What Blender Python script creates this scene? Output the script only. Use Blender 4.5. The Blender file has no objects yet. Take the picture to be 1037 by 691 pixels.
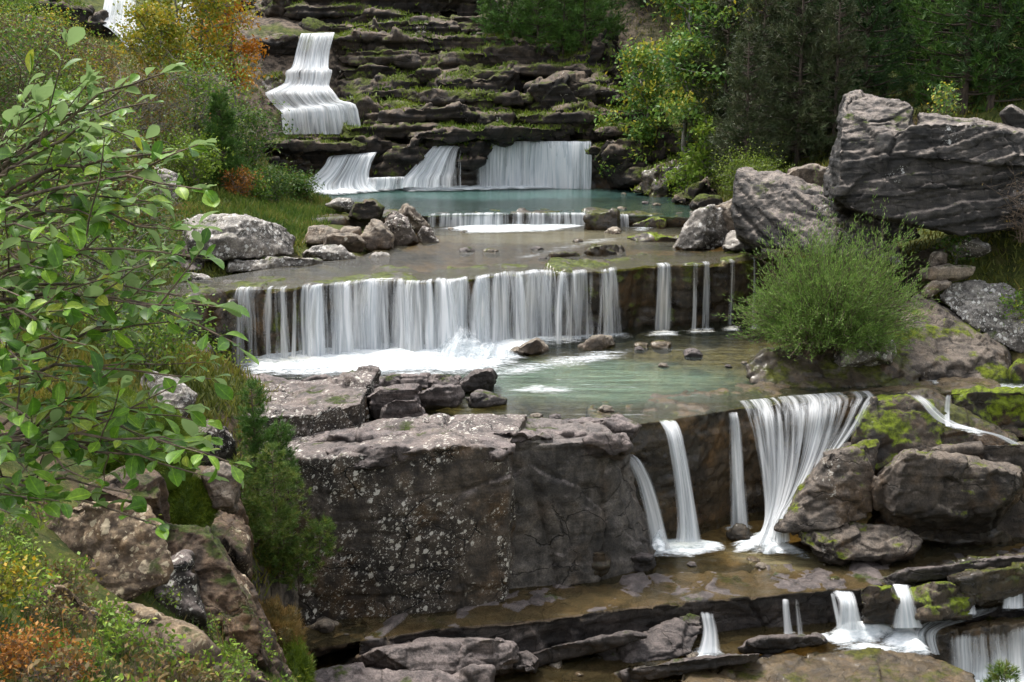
import bpy, bmesh, math, random
import numpy as np
from mathutils import Vector

# ------------------------------------------------------------------ camera, sky, sun, exposure
S = bpy.context.scene
COL = S.collection
F = 1112.0; U0 = 518.5; V0 = 345.5; PITCH = math.radians(12.4)
CAM = np.array([0.0, 0.0, 10.4])
cam = bpy.data.cameras.new('camera'); cam.sensor_width = 36.0; cam.lens = 36.0 * F / 1037.0
cam.clip_start = 0.05; cam.clip_end = 2000.0
co = bpy.data.objects.new('camera', cam); COL.objects.link(co)
co.location = CAM; co.rotation_euler = (math.pi / 2 - PITCH, 0, 0); S.camera = co

SUN_EL, SUN_AZ = math.radians(66), math.radians(318)   # azimuth measured clockwise from +Y
W = bpy.data.worlds.new('World'); S.world = W; W.use_nodes = True
nt = W.node_tree; nt.nodes.clear()
sky = nt.nodes.new('ShaderNodeTexSky'); sky.sky_type = 'NISHITA'; sky.sun_disc = False
sky.sun_elevation = SUN_EL; sky.sun_rotation = SUN_AZ; sky.air_density = 1.0; sky.dust_density = 2.0
hs = nt.nodes.new('ShaderNodeHueSaturation'); hs.inputs['Saturation'].default_value = 0.22
bg = nt.nodes.new('ShaderNodeBackground'); bg.inputs['Strength'].default_value = 0.13
out = nt.nodes.new('ShaderNodeOutputWorld')
nt.links.new(sky.outputs[0], hs.inputs['Color']); nt.links.new(hs.outputs[0], bg.inputs[0]); nt.links.new(bg.outputs[0], out.inputs[0])
sl = bpy.data.lights.new('sun', 'SUN'); sl.energy = 1.5; sl.angle = math.radians(11); sl.color = (1.0, 0.95, 0.88)
so = bpy.data.objects.new('sun', sl); COL.objects.link(so)
sd = Vector((math.sin(SUN_AZ) * math.cos(SUN_EL), math.cos(SUN_AZ) * math.cos(SUN_EL), math.sin(SUN_EL)))
so.rotation_euler = sd.to_track_quat('Z', 'Y').to_euler(); so.location = (0, 0, 60)
S.view_settings.view_transform = 'Standard'; S.view_settings.look = 'None'
S.view_settings.exposure = 1.62; S.view_settings.gamma = 1.0
S.cycles.max_bounces = 6; S.cycles.diffuse_bounces = 3; S.cycles.glossy_bounces = 3
S.cycles.transmission_bounces = 3; S.cycles.transparent_max_bounces = 24
S.cycles.use_denoising = True; S.cycles.caustics_reflective = False; S.cycles.caustics_refractive = False
S.cycles.use_adaptive_sampling = True; S.cycles.adaptive_threshold = 0.02

# ------------------------------------------------------------------ picture -> place helpers
cp, sp = math.cos(PITCH), math.sin(PITCH)
def ray(u, v):
    x = (u - U0) / F; y = (V0 - v) / F
    return np.array([x, cp + y * sp, -sp + y * cp])
def D(u, v, Y):                      # the point at depth Y (world y)
    r = ray(u, v); return CAM + r * (Y / r[1])
def P(u, v, z):                      # the point on the horizontal plane z
    r = ray(u, v); return CAM + r * ((z - CAM[2]) / r[2])

# ------------------------------------------------------------------ numpy noise
def _hash(i, j, k, s):
    h = (i.astype(np.int64) * 374761393 + j.astype(np.int64) * 668265263 + k.astype(np.int64) * 2147483647 + s * 974634773) & 0xffffffff
    h = ((h ^ (h >> 13)) * 1274126177) & 0xffffffff
    h = ((h ^ (h >> 16)) * 2246822519) & 0xffffffff
    return ((h ^ (h >> 15)) & 0xffffff) / float(0xffffff)
def vnoise(p, s=0):
    i = np.floor(p); f = p - i; f = f * f * f * (f * (f * 6 - 15) + 10); r = 0
    for dx in (0, 1):
        wx = f[:, 0] if dx else 1 - f[:, 0]
        for dy in (0, 1):
            wy = f[:, 1] if dy else 1 - f[:, 1]
            for dz in (0, 1):
                wz = f[:, 2] if dz else 1 - f[:, 2]
                r = r + wx * wy * wz * _hash(i[:, 0] + dx, i[:, 1] + dy, i[:, 2] + dz, s)
    return r * 2 - 1
def fbm(p, o=4, s=0, g=0.5):
    a, t, r = 1.0, 0.0, 0.0
    for k in range(o):
        r = r + a * vnoise(p * (2.03 ** k) + k * 17.3, s + k); t += a; a *= g
    return r / t
def worley(p, s=0):
    i = np.floor(p); n = len(p); f1 = np.full(n, 9.0); f2 = np.full(n, 9.0); cid = np.zeros(n); ctr = np.zeros((n, 3))
    for dx in (-1, 0, 1):
        for dy in (-1, 0, 1):
            for dz in (-1, 0, 1):
                a, b, c = i[:, 0] + dx, i[:, 1] + dy, i[:, 2] + dz
                q = np.stack([a + _hash(a, b, c, s), b + _hash(a, b, c, s + 11), c + _hash(a, b, c, s + 23)], 1)
                d = np.sqrt(((q - p) ** 2).sum(1)); m = d < f1
                f2 = np.where(m, f1, np.minimum(f2, d)); cid = np.where(m, _hash(a, b, c, s + 37), cid); ctr = np.where(m[:, None], q, ctr); f1 = np.where(m, d, f1)
    return f1, f2, cid, ctr
def n1(x, s=0):
    x = np.atleast_1d(np.asarray(x, float)); return vnoise(np.stack([x, x * 0 + .37, x * 0 + .71], 1), s)

# ------------------------------------------------------------------ tagging
def tag(o, label=None, cat=None, group=None, kind=None):
    if label: o['label'] = label
    if cat: o['category'] = cat
    if group: o['group'] = group
    if kind: o['kind'] = kind
    return o
def empty(name, loc, label, cat, group=None):
    o = bpy.data.objects.new(name, None); COL.objects.link(o); o.location = [float(c) for c in loc]
    o.empty_display_size = .2
    return tag(o, label, cat, group)
def mesh_np(name, V, Fs, mat=None, attrs=None, smooth=False, uv=None):
    """V (n,3); Fs (m,k) all faces with k corners"""
    me = bpy.data.meshes.new(name); V = np.asarray(V, np.float32); Fs = np.asarray(Fs, np.int32)
    me.vertices.add(len(V)); me.vertices.foreach_set('co', V.ravel())
    m, k = Fs.shape
    me.loops.add(m * k); me.loops.foreach_set('vertex_index', Fs.ravel())
    me.polygons.add(m); me.polygons.foreach_set('loop_start', np.arange(0, m * k, k, dtype=np.int32))
    if smooth: me.polygons.foreach_set('use_smooth', np.ones(m, bool))
    for nme, a in (attrs or {}).items():
        at = me.attributes.new(nme, 'FLOAT', 'POINT'); at.data.foreach_set('value', np.asarray(a, np.float32))
    if uv is not None:
        l = me.uv_layers.new(name='UVMap'); l.data.foreach_set('uv', np.asarray(uv, np.float32)[Fs.ravel()].ravel())
    if mat: me.materials.append(mat)
    me.update(calc_edges=True); me.validate()
    return me
def link(name, me, parent=None, loc=None):
    o = bpy.data.objects.new(name, me); COL.objects.link(o)
    if parent: o.parent = parent
    if loc is not None: o.location = [float(c) for c in loc]
    return o
def rebase(V):
    """origin at the middle of the base"""
    b = np.array([(V[:, 0].min() + V[:, 0].max()) / 2, (V[:, 1].min() + V[:, 1].max()) / 2, V[:, 2].min()])
    return V - b, b

# ------------------------------------------------------------------ node helpers
class NT:
    def __init__(s, name):
        s.m = bpy.data.materials.new(name); s.m.use_nodes = True; s.t = s.m.node_tree; s.t.nodes.clear()
        s.out = s.t.nodes.new('ShaderNodeOutputMaterial')
    def n(s, typ, ins=None, **props):
        n = s.t.nodes.new('ShaderNode' + typ)
        for k, v in props.items(): setattr(n, k, v)
        for k, v in (ins or {}).items():
            if hasattr(v, 'is_output') or isinstance(v, bpy.types.NodeSocket): s.t.links.new(v, n.inputs[k])
            else: n.inputs[k].default_value = v
        return n
    def obj(s): return s.n('TexCoord').outputs['Object']
    def map(s, vec, scale=(1, 1, 1), rot=(0, 0, 0), loc=(0, 0, 0)):
        return s.n('Mapping', {'Vector': vec, 'Scale': scale, 'Rotation': rot, 'Location': loc}).outputs[0]
    def noise(s, vec, scale, detail=6, rough=.55, dist=0.0):
        return s.n('TexNoise', {'Vector': vec, 'Scale': scale, 'Detail': detail, 'Roughness': rough, 'Distortion': dist}).outputs['Fac']
    def ramp(s, fac, stops, interp='LINEAR'):
        r = s.n('ValToRGB', {'Fac': fac}); e = r.color_ramp.elements; r.color_ramp.interpolation = interp
        while len(e) < len(stops): e.new(.5)
        for q, (p, c) in zip(e, stops):
            q.position = p; q.color = (c, c, c, 1) if isinstance(c, (int, float)) else (*c, 1)
        return r.outputs['Color']
    def math(s, op, a, b=0.0, c=0.0, clamp=False):
        return s.n('Math', {0: a, 1: b, 2: c}, operation=op, use_clamp=clamp).outputs[0]
    def mix(s, fac, a, b, blend='MIX'):
        def c4(x): return (*x, 1) if isinstance(x, tuple) and len(x) == 3 else x
        return s.n('Mix', {0: fac, 6: c4(a), 7: c4(b)}, data_type='RGBA', blend_type=blend).outputs[2]
    def ss(s, x, a, b, lo=0.0, hi=1.0):
        return s.n('MapRange', {'Value': x, 'From Min': a, 'From Max': b, 'To Min': lo, 'To Max': hi}, interpolation_type='SMOOTHSTEP').outputs[0]
    def attr(s, name): return s.n('Attribute', attribute_name=name).outputs['Fac']
    def done(s, sh): s.t.links.new(sh, s.out.inputs[0]); return s.m

def rock_mat(name, dark, mid, top, topamt=.6, lichen=.3, lcol=(.55, .52, .46), moss=.2, mcol=(.055, .075, .012), stain=.4,
             rough=.75, strata=.3, tilt=(0, 0, 0), cracks=.3, bump=1.0, scale=1.0, ochre=.0, wet=0.0, lsc=1.3, tthr=.35):
    t = NT(name); o = t.obj()
    w = t.n('VectorMath', {0: o, 1: t.n('ObjectInfo').outputs['Location']}, operation='ADD').outputs[0]
    g = t.n('NewGeometry'); nz = t.n('SeparateXYZ', {0: g.outputs['Normal']}).outputs['Z']
    a = t.noise(w, .55 * scale, 9, .62); b = t.noise(w, 3.2 * scale, 12, .72); f = t.noise(w, 26 * scale, 8, .8)
    c = t.mix(t.ss(a, .38, .62), dark, mid)
    # streaks of run-off down the faces
    st = t.noise(t.map(w, (2.2 * scale, 2.2 * scale, .22 * scale)), 1.6, 6, .6)
    c = t.mix(t.math('MULTIPLY', t.ss(st, .5, .72), stain), c, tuple(x * .3 for x in dark))
    # bedding lines
    bed = t.noise(t.map(w, (.35 * scale, .35 * scale, 7 * scale), tilt), 1.0, 7, .65)
    c = t.mix(t.math('MULTIPLY', t.ss(bed, .515, .60), strata), c, tuple(x * .3 for x in dark))
    c = t.mix(t.math('MULTIPLY', t.ss(bed, .46, .32), strata), c, tuple(min(1, x * 1.5) for x in mid))
    if ochre > 0: c = t.mix(t.math('MULTIPLY', t.ss(t.noise(w, .9 * scale, 5, .6), .5, .68), ochre), c, (.2, .11, .04))
    # weathered upper faces
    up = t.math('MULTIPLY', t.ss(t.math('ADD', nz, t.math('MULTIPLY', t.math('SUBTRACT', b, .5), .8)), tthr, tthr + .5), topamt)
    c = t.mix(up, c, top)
    c = t.mix(t.ss(b, .36, .64, .0, 1.0), t.mix(1.0, c, (.5, .5, .5), 'MULTIPLY'), t.mix(1.0, c, (1.4, 1.37, 1.32), 'MULTIPLY'))
    c = t.mix(t.ss(f, .38, .62), t.mix(1.0, c, (.66, .66, .66), 'MULTIPLY'), t.mix(1.0, c, (1.28, 1.28, 1.28), 'MULTIPLY'))
    h = t.math('ADD', t.math('MULTIPLY', b, .8), t.math('MULTIPLY', f, .24)); h = t.math('ADD', h, t.math('MULTIPLY', bed, .35 * strata))
    if cracks > 0:
        vw = t.n('VectorMath', {0: w, 1: t.n('TexNoise', {'Vector': w, 'Scale': 1.3, 'Detail': 5.0}).outputs['Color']}, operation='ADD').outputs[0]
        vo = t.n('TexVoronoi', {'Vector': t.map(vw, (1, 1, 1.7)), 'Scale': .75 * scale}, feature='DISTANCE_TO_EDGE').outputs['Distance']
        cr = t.math('MULTIPLY', t.ss(vo, .022, .0), t.ss(t.noise(w, .8 * scale, 2), .42, .56))
        c = t.mix(t.math('MULTIPLY', cr, min(1, cracks * 2)), c, (.008, .007, .006)); h = t.math('SUBTRACT', h, t.math('MULTIPLY', cr, cracks))
    if lichen > 0:
        clump = t.ss(t.noise(w, .8 * scale, 6, .7), .62 - .3 * lichen, .82 - .3 * lichen)
        for sc, cc, sd in ((9, lcol, 0), (22, tuple(x * .85 for x in lcol), 3.3), (4.5, tuple(x * 1.1 for x in lcol), 7.1)):
            vv = t.n('TexVoronoi', {'Vector': t.n('VectorMath', {0: t.map(w, loc=(sd, sd, sd)), 1: t.math('MULTIPLY', t.noise(w, 14, 3), .12)}, operation='ADD').outputs[0], 'Scale': sc * scale * lsc})
            r = t.n('SeparateColor', {0: vv.outputs['Color']}).outputs[0]
            size = t.math('MULTIPLY', t.ss(r, .45, 1.0), .42)
            sp_ = t.math('LESS_THAN', t.math('ADD', vv.outputs['Distance'], t.math('MULTIPLY', t.math('SUBTRACT', f, .5), .3)), size)
            keep = t.math('MULTIPLY', sp_, t.ss(clump, .2, .7, 0, .85)); c = t.mix(keep, c, cc)
    rg = t.ss(b, .3, .7, max(.05, rough - .15), min(1, rough + .12))
    if moss > 0:
        mm = t.noise(w, 1.1 * scale, 7, .65)
        mk = t.ss(t.math('ADD', mm, t.math('MULTIPLY', nz, .16)), .74 - .3 * moss, .84 - .3 * moss)
        mcc = t.mix(t.ss(t.noise(w, 7, 5, .7), .35, .65), tuple(x * .4 for x in mcol), tuple(x * 1.5 for x in mcol))
        c = t.mix(mk, c, mcc); h = t.math('ADD', h, t.math('MULTIPLY', mk, t.math('MULTIPLY', f, .5)))
        rg = t.mix(mk, rg, (.9, .9, .9))
    bp = t.n('Bump', {'Height': h, 'Strength': 1.0 * bump, 'Distance': .09 / scale}).outputs[0]
    pr = t.n('BsdfPrincipled', {'Base Color': c, 'Roughness': rg, 'Normal': bp, 'Specular IOR Level': .35})
    if wet > 0: pr.inputs['Coat Weight'].default_value = wet; pr.inputs['Coat Roughness'].default_value = .22
    return t.done(pr.outputs[0])
Z4, Z3, Z2, Z1, Z0, ZS = -.15, .6, 3.3, 5.3, 5.75, 8.15
# ------------------------------------------------------------------ rock materials
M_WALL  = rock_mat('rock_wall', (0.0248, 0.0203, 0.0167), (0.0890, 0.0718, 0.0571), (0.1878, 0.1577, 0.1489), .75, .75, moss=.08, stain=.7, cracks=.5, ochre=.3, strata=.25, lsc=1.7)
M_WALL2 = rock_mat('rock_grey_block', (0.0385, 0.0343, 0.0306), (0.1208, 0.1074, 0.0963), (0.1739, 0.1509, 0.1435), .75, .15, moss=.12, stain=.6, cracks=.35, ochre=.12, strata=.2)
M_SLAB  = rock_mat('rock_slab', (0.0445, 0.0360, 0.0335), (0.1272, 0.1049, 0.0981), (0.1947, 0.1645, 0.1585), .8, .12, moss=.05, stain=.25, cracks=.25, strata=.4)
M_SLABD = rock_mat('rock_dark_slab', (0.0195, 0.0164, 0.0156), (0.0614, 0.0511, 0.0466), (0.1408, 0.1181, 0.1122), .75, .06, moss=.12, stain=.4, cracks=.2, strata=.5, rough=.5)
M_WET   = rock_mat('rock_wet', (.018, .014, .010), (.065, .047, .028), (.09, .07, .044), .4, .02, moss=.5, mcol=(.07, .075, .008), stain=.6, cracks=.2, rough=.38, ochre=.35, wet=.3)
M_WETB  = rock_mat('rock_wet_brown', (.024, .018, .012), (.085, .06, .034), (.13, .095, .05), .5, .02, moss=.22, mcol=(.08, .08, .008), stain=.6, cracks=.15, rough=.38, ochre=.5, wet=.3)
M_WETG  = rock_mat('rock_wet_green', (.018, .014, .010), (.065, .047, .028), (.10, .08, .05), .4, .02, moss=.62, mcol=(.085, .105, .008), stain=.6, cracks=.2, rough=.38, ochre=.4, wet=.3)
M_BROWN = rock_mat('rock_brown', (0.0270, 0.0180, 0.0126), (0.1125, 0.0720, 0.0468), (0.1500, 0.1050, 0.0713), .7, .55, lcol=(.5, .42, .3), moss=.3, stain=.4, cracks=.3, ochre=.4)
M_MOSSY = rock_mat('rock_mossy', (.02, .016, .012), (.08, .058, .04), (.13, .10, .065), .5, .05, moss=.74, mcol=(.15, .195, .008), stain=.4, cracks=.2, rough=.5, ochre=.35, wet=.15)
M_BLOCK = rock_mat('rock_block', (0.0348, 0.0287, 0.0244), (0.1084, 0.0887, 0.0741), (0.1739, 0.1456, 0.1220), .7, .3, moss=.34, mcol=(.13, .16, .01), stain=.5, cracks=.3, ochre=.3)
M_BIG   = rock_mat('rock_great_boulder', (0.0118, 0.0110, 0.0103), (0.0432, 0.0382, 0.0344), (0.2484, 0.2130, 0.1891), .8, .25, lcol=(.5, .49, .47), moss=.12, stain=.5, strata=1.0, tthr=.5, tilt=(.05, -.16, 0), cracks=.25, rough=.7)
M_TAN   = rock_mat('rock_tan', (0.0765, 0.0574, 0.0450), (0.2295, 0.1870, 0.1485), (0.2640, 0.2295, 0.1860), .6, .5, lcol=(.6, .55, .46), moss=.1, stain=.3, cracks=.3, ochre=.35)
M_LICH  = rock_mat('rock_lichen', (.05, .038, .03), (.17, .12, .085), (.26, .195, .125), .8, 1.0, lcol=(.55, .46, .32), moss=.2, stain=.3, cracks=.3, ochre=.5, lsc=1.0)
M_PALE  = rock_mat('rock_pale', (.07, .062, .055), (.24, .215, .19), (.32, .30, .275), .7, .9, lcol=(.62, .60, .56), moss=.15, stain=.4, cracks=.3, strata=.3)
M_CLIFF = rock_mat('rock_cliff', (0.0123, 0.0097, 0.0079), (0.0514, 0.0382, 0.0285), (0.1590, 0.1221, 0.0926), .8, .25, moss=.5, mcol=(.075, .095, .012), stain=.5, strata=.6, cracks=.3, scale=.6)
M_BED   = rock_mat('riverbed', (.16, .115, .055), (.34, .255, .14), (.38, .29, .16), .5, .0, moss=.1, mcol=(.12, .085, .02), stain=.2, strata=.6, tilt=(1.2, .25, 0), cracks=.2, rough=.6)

# ------------------------------------------------------------------ rock builder
def hull_bm(bm, pts):
    vs = [bm.verts.new([float(c) for c in p]) for p in pts]
    r = bmesh.ops.convex_hull(bm, input=vs)
    bad = [g for g in r['geom_interior'] + r['geom_unused'] if isinstance(g, bmesh.types.BMVert)]
    if bad: bmesh.ops.delete(bm, geom=list(set(bad)), context='VERTS')
def chopped(pts, n, rng):
    """hull of pts with n random planar breaks, mostly on the open sides"""
    tb = bmesh.new(); hull_bm(tb, pts)
    for _ in range(n):
        d = Vector((rng.gauss(0, .8), rng.gauss(-.7, .7), rng.gauss(.25, .7))).normalized()
        hs = [v.co.dot(d) for v in tb.verts]; hi, lo = max(hs), min(hs); c = hi - (hi - lo) * rng.uniform(.07, .22)
        bmesh.ops.bisect_plane(tb, geom=tb.verts[:] + tb.edges[:] + tb.faces[:], plane_co=d * c, plane_no=d, clear_outer=True)
    out = [tuple(v.co) for v in tb.verts]; tb.free(); return out
def prism_bm(bm, top, bot):
    """closed prism between two rings with the same number of points"""
    a = [bm.verts.new([float(c) for c in p]) for p in top]; b = [bm.verts.new([float(c) for c in p]) for p in bot]
    n = len(a); bm.faces.new(a); bm.faces.new(b[::-1])
    for i in range(n): bm.faces.new((a[i], b[i], b[(i + 1) % n], a[(i + 1) % n]))
def remesh_weather(bm, vox, lump=.1, ls=.6, chunk=.12, cs=.7, crack=.06, strata=.08, th=.35, groove=.05, fine=.03, fs=4.0, tdir=(0, 0, 1), seed=0):
    bmesh.ops.recalc_face_normals(bm, faces=bm.faces); bmesh.ops.triangulate(bm, faces=bm.faces)
    me = bpy.data.meshes.new('tmp'); bm.to_mesh(me); bm.free()
    o = bpy.data.objects.new('tmp', me); COL.objects.link(o)
    md = o.modifiers.new('r', 'REMESH'); md.mode = 'VOXEL'; md.voxel_size = vox; md.adaptivity = 0
    dg = bpy.context.evaluated_depsgraph_get(); em = bpy.data.meshes.new_from_object(o.evaluated_get(dg))
    n = len(em.vertices); V = np.empty(n * 3, np.float32); em.vertices.foreach_get('co', V); V = V.reshape(-1, 3).astype(float)
    Nn = np.empty(n * 3, np.float32); em.vertices.foreach_get('normal', Nn); Nn = Nn.reshape(-1, 3).astype(float)
    m = len(em.polygons); L = np.empty(len(em.loops), np.int32); em.loops.foreach_get('vertex_index', L); Fq = L.reshape(m, -1)
    bpy.data.objects.remove(o); bpy.data.meshes.remove(me); bpy.data.meshes.remove(em)
    q = V + seed * 3.17
    d = lump * fbm(q * ls, 3, seed)
    # broken faces: every cell of the stone is a plane of its own, set in or out and tilted
    for mul, amp in ((1.0, 1.0), (2.3, .42)):
        wq = q + .05 / (cs * mul) * np.stack([fbm(q * cs * mul * 2, 2, seed + 5), fbm(q * cs * mul * 2, 2, seed + 6), fbm(q * cs * mul * 2, 2, seed + 7)], 1)
        f1, f2, cid, ctr = worley(wq * cs * mul, seed + int(mul * 10))
        tl = np.stack([_hash(np.floor(cid * 1e6), cid * 0, cid * 0, 5 + j) - .5 for j in range(3)], 1)
        d += amp * chunk * ((cid - .5) * .55 + 1.5 * ((wq * cs * mul - ctr) * tl).sum(1))
        if mul == 1.0: d -= crack * np.exp(-((f2 - f1) / .035) ** 2) * (cid > .35)
    t = np.array(tdir, float); t /= np.linalg.norm(t)
    s = (q @ t + .18 * fbm(q * .5, 3, seed + 9) + .03 * fbm(q * 3, 2, seed + 3)) / th
    s = s + .45 * n1(s * .7, seed)
    k = np.floor(s); fr = s - k
    side = np.clip(1 - np.abs(Nn @ t), 0, 1) ** .5
    hk = _hash(k, k * 0, k * 0, seed + 2); hk2 = _hash(k + 1, k * 0, k * 0, seed + 2)
    e = np.clip((fr - .9) / .1, 0, 1); off = hk * (1 - e) + hk2 * e
    d += side * (strata * (off - .5) - groove * np.exp(-((fr - .92) / .05) ** 2) * (.3 + .7 * (fbm(q * .8, 2, seed + 4) > -.1)))
    d += fine * (fbm(q * fs, 4, seed + 8, .62) - .8 * np.abs(fbm(q * fs * .6, 4, seed + 18, .6)))
    return V + Nn * d[:, None], Fq
BLD = dict(lump=.03, chunk=.13, cs=1.1, crack=.03, strata=.03, th=.3, groove=.012, fine=.05, fs=5)
CLIFFV = []
def rock(name, label, hulls, mat, vox=.08, prisms=(), group=None, cat='rock', seed=None, kind=None, **kw):
    bm = bmesh.new()
    for h in hulls: hull_bm(bm, h)
    for a, b in prisms: prism_bm(bm, a, b)
    sd = seed if seed is not None else (sum(map(ord, label)) % 97)
    V, Fq = remesh_weather(bm, vox, seed=sd, **kw)
    if group and 'cliff' in group: CLIFFV.append((V, Fq))
    V, b = rebase(V)
    return tag(link(name, mesh_np(name, V, Fq, mat, smooth=True), loc=b), label, cat, group, kind or 'thing')
def px(pts):
    return [D(u, v, y) for u, v, y in pts]
def solid(sil, Y, dep, fr=.88, bk=.88, fo=(0, 0), lean=0.0, chop=5):
    """a boulder from its outline: outline ring at Y (leaning back by lean m per px upwards), smaller rings before and behind"""
    s = np.array(sil, float); c = s.mean(0); vb = s[:, 1].max()
    pts = []
    for (u, v) in s:
        yy = Y + lean * (vb - v)
        pts.append(D(u, v, yy))
        a = c + (np.array([u, v]) - c) * fr + np.array(fo); pts.append(D(a[0], a[1], yy - dep * .5))
        a = c + (np.array([u, v]) - c) * bk; pts.append(D(a[0], a[1], yy + dep * .6))
    return chopped(pts, chop, random.Random(repr(sil)))
def ledge(front, z, zb, back=2.5, under=.1, bvec=(0, 1)):
    """slab whose upper front edge is the pixel polyline front on plane z"""
    f = [P(c[0], c[1], z) if len(c) == 2 else np.array(c, float) for c in front]
    top = f + [p + np.array([bvec[0] * back, bvec[1] * back, 0]) for p in f[::-1]]
    bot = [np.array([p[0], p[1] + (under if i < len(f) else 0), zb]) for i, p in enumerate(top)]
    return top, bot
def wz(u, v, z): return P(u, v, z)


# ------------------------------------------------------------------ pools and ground
LIP1 = [(150, 304), (205, 299), (245, 295), (300, 291), (345, 288), (390, 287), (440, 285), (490, 282), (540, 278), (590, 275), (640, 272), (700, 268), (745, 265), (800, 262), (850, 259)]
_l1 = np.array(LIP1, float); _rr = random.Random(5); LIP1 = [(float(u), float(np.interp(u, _l1[:, 0], _l1[:, 1])) + 1.3 * math.sin(u * .045) + _rr.uniform(-1.3, 1.3)) for u in range(150, 851, 14)]
LIP2 = [(560, 431), (600, 430), (640, 430), (655, 428), (700, 422), (730, 417), (752, 412), (800, 407), (850, 403), (890, 401), (960, 398), (1080, 396)]
LIP3 = [(300, 660), (440, 637), (545, 628), (640, 615), (740, 606), (800, 601), (860, 597), (915, 592), (960, 589), (1037, 584), (1120, 578)]
POOLS = {  # name: (z, bed depth, pixel outline on plane z)
 'upper': (Z0, .7, [(260, 196), (300, 186), (620, 184), (680, 196), (730, 208), (720, 221), (600, 217.5), (520, 217), (440, 218.5), (390, 220), (340, 206)]),
 'mid':   (Z1, .35, LIP1 + [(860, 250), (800, 251), (748, 246), (712, 228), (690, 214), (430, 211), (415, 240), (360, 262), (300, 268), (150, 292)]),
 'lower': (Z2, .55, [(130, 400), (190, 345), (820, 305), (960, 358), (1100, 370)] + LIP2[::-1] + [(500, 436), (380, 440), (250, 420)]),
 'plunge': (Z3, .3, LIP3 + [(1120, 470), (900, 478), (600, 512), (330, 590)]),
 'bottom': (-.15, .3, [(440, 620), (1010, 568), (928, 628), (922, 650), (930, 668), (945, 690), (900, 830), (200, 830), (300, 668)]),
 'outflow': (-.95, .4, [(900, 640), (1150, 610), (1300, 830), (860, 830)]),
}
def inside(poly, X, Y):
    r = np.zeros(X.shape, bool); n = len(poly)
    for i in range(n):
        x1, y1 = poly[i][:2]; x2, y2 = poly[(i + 1) % n][:2]
        if y1 == y2: continue
        r ^= ((y1 > Y) != (y2 > Y)) & (X < (x2 - x1) * (Y - y1) / (y2 - y1) + x1)
    return r
PW = {k: [P(u, v, z) for u, v in o] for k, (z, dd, o) in POOLS.items()}

ctl = [  # (u, v, depth) seen on the ground, then plain places
 (0, 691, 6.5), (0, 600, 8), (100, 691, 8), (190, 691, 10.5), (0, 450, 13), (100, 450, 15), (160, 560, 13), (180, 400, 20), (200, 345, 25), (60, 330, 24),
 (210, 372, 27), (190, 280, 33), (130, 260, 34), (230, 215, 38), (150, 180, 42), (240, 200, 46), (310, 205, 49), (60, 110, 45), (0, 60, 48), (100, 40, 66), (150, 0, 78),
 (0, 0, 62), (260, 130, 60), (250, 40, 66), (320, 36, 66), (420, 30, 70), (560, 40, 70), (330, 138, 62), (450, 135, 63), (600, 140, 62), (640, 180, 59), (640, 60, 68), (400, -60, 80),
 (700, 180, 53), (730, 200, 50), (770, 190, 44), (800, 178, 46), (830, 235, 37), (900, 160, 44), (1037, 150, 42), (1000, 60, 62), (760, 60, 66), (890, 300, 32.5), (960, 330, 29.5), (1037, 330, 30),
 (940, 378, 28.5), (1037, 390, 27.5), (1040, 450, 25.5), (1060, 520, 24.5), (300, 600, 19.5), (250, 600, 17.5), (240, 500, 18.5), (280, 440, 22), (250, 680, 17),
]
CT = [D(*c) for c in ctl] + [np.array(p, float) for p in [
 (0, 0, 8.7), (-6, 0, 9.2), (-6, 5, 8.2), (6, 0, 7.5), (1.2, 7, 4.3), (0, 11, 2.6), (-1.8, 14, 1.2), (-2.8, 17, .2), (6, 9, 2.2), (7, 15, -1.4), (14, 14, 0), (14, 20, .6), (12, 26, 3.4), (18, 30, 6.5), (22, 20, 5), (20, 8, 5),
 (-12, 8, 9), (-20, 15, 11), (-20, 30, 13), (-24, 45, 16), (-40, 40, 24), (-45, 80, 34), (-20, 100, 30), (10, 110, 34), (40, 100, 40), (30, 60, 22), (40, 40, 20), (26, 42, 12), (0, 85, 22), (20, 78, 24), (-10, 90, 24)]]
CT = np.array(CT)
def tps_fit(C):
    n = len(C); d = np.hypot(C[:, None, 0] - C[None, :, 0], C[:, None, 1] - C[None, :, 1])
    A = np.zeros((n + 3, n + 3)); A[:n, :n] = d + np.eye(n) * -.3; A[:n, n] = 1; A[:n, n + 1:] = C[:, :2]; A[n:, :n] = A[:n, n:].T
    return np.linalg.solve(A, np.concatenate([C[:, 2], np.zeros(3)]))
TW = tps_fit(CT)
def H0(X, Y):
    sh = np.shape(X); X = np.ravel(X).astype(float); Y = np.ravel(Y).astype(float)
    Xc = np.clip(X, -70, 70); Yc = np.clip(Y, -5, 115)
    n = len(CT); r = TW[n] + TW[n + 1] * Xc + TW[n + 2] * Yc
    for i in range(n): r = r + TW[i] * np.hypot(Xc - CT[i, 0], Yc - CT[i, 1])
    return r.reshape(sh)
def ground_z(X, Y):
    X = np.asarray(X, float); Y = np.asarray(Y, float); sh = X.shape; x = X.ravel(); y = Y.ravel()
    h = H0(x, y); p = np.stack([x, y, x * 0], 1)
    h = h + .35 * fbm(p * .35, 4, 3) + .08 * fbm(p * 1.7, 3, 5)
    for k, (z, dd, o) in POOLS.items():
        m = inside(PW[k], x, y)
        b = z - dd * (.75 + .5 * fbm(p * np.array([.25, .6, 1]), 4, 9)) 
        h = np.where(m, np.minimum(h, b), h)
    return h.reshape(sh)
ys = np.concatenate([np.linspace(-8, 5, 24)[:-1], np.geomspace(5, 125, 330), np.geomspace(130, 900, 20)])
ss_ = np.linspace(-1, 1, 361); ss_ = np.sign(ss_) * (.55 * np.abs(ss_) + .45 * np.abs(ss_) ** 3)
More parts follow.
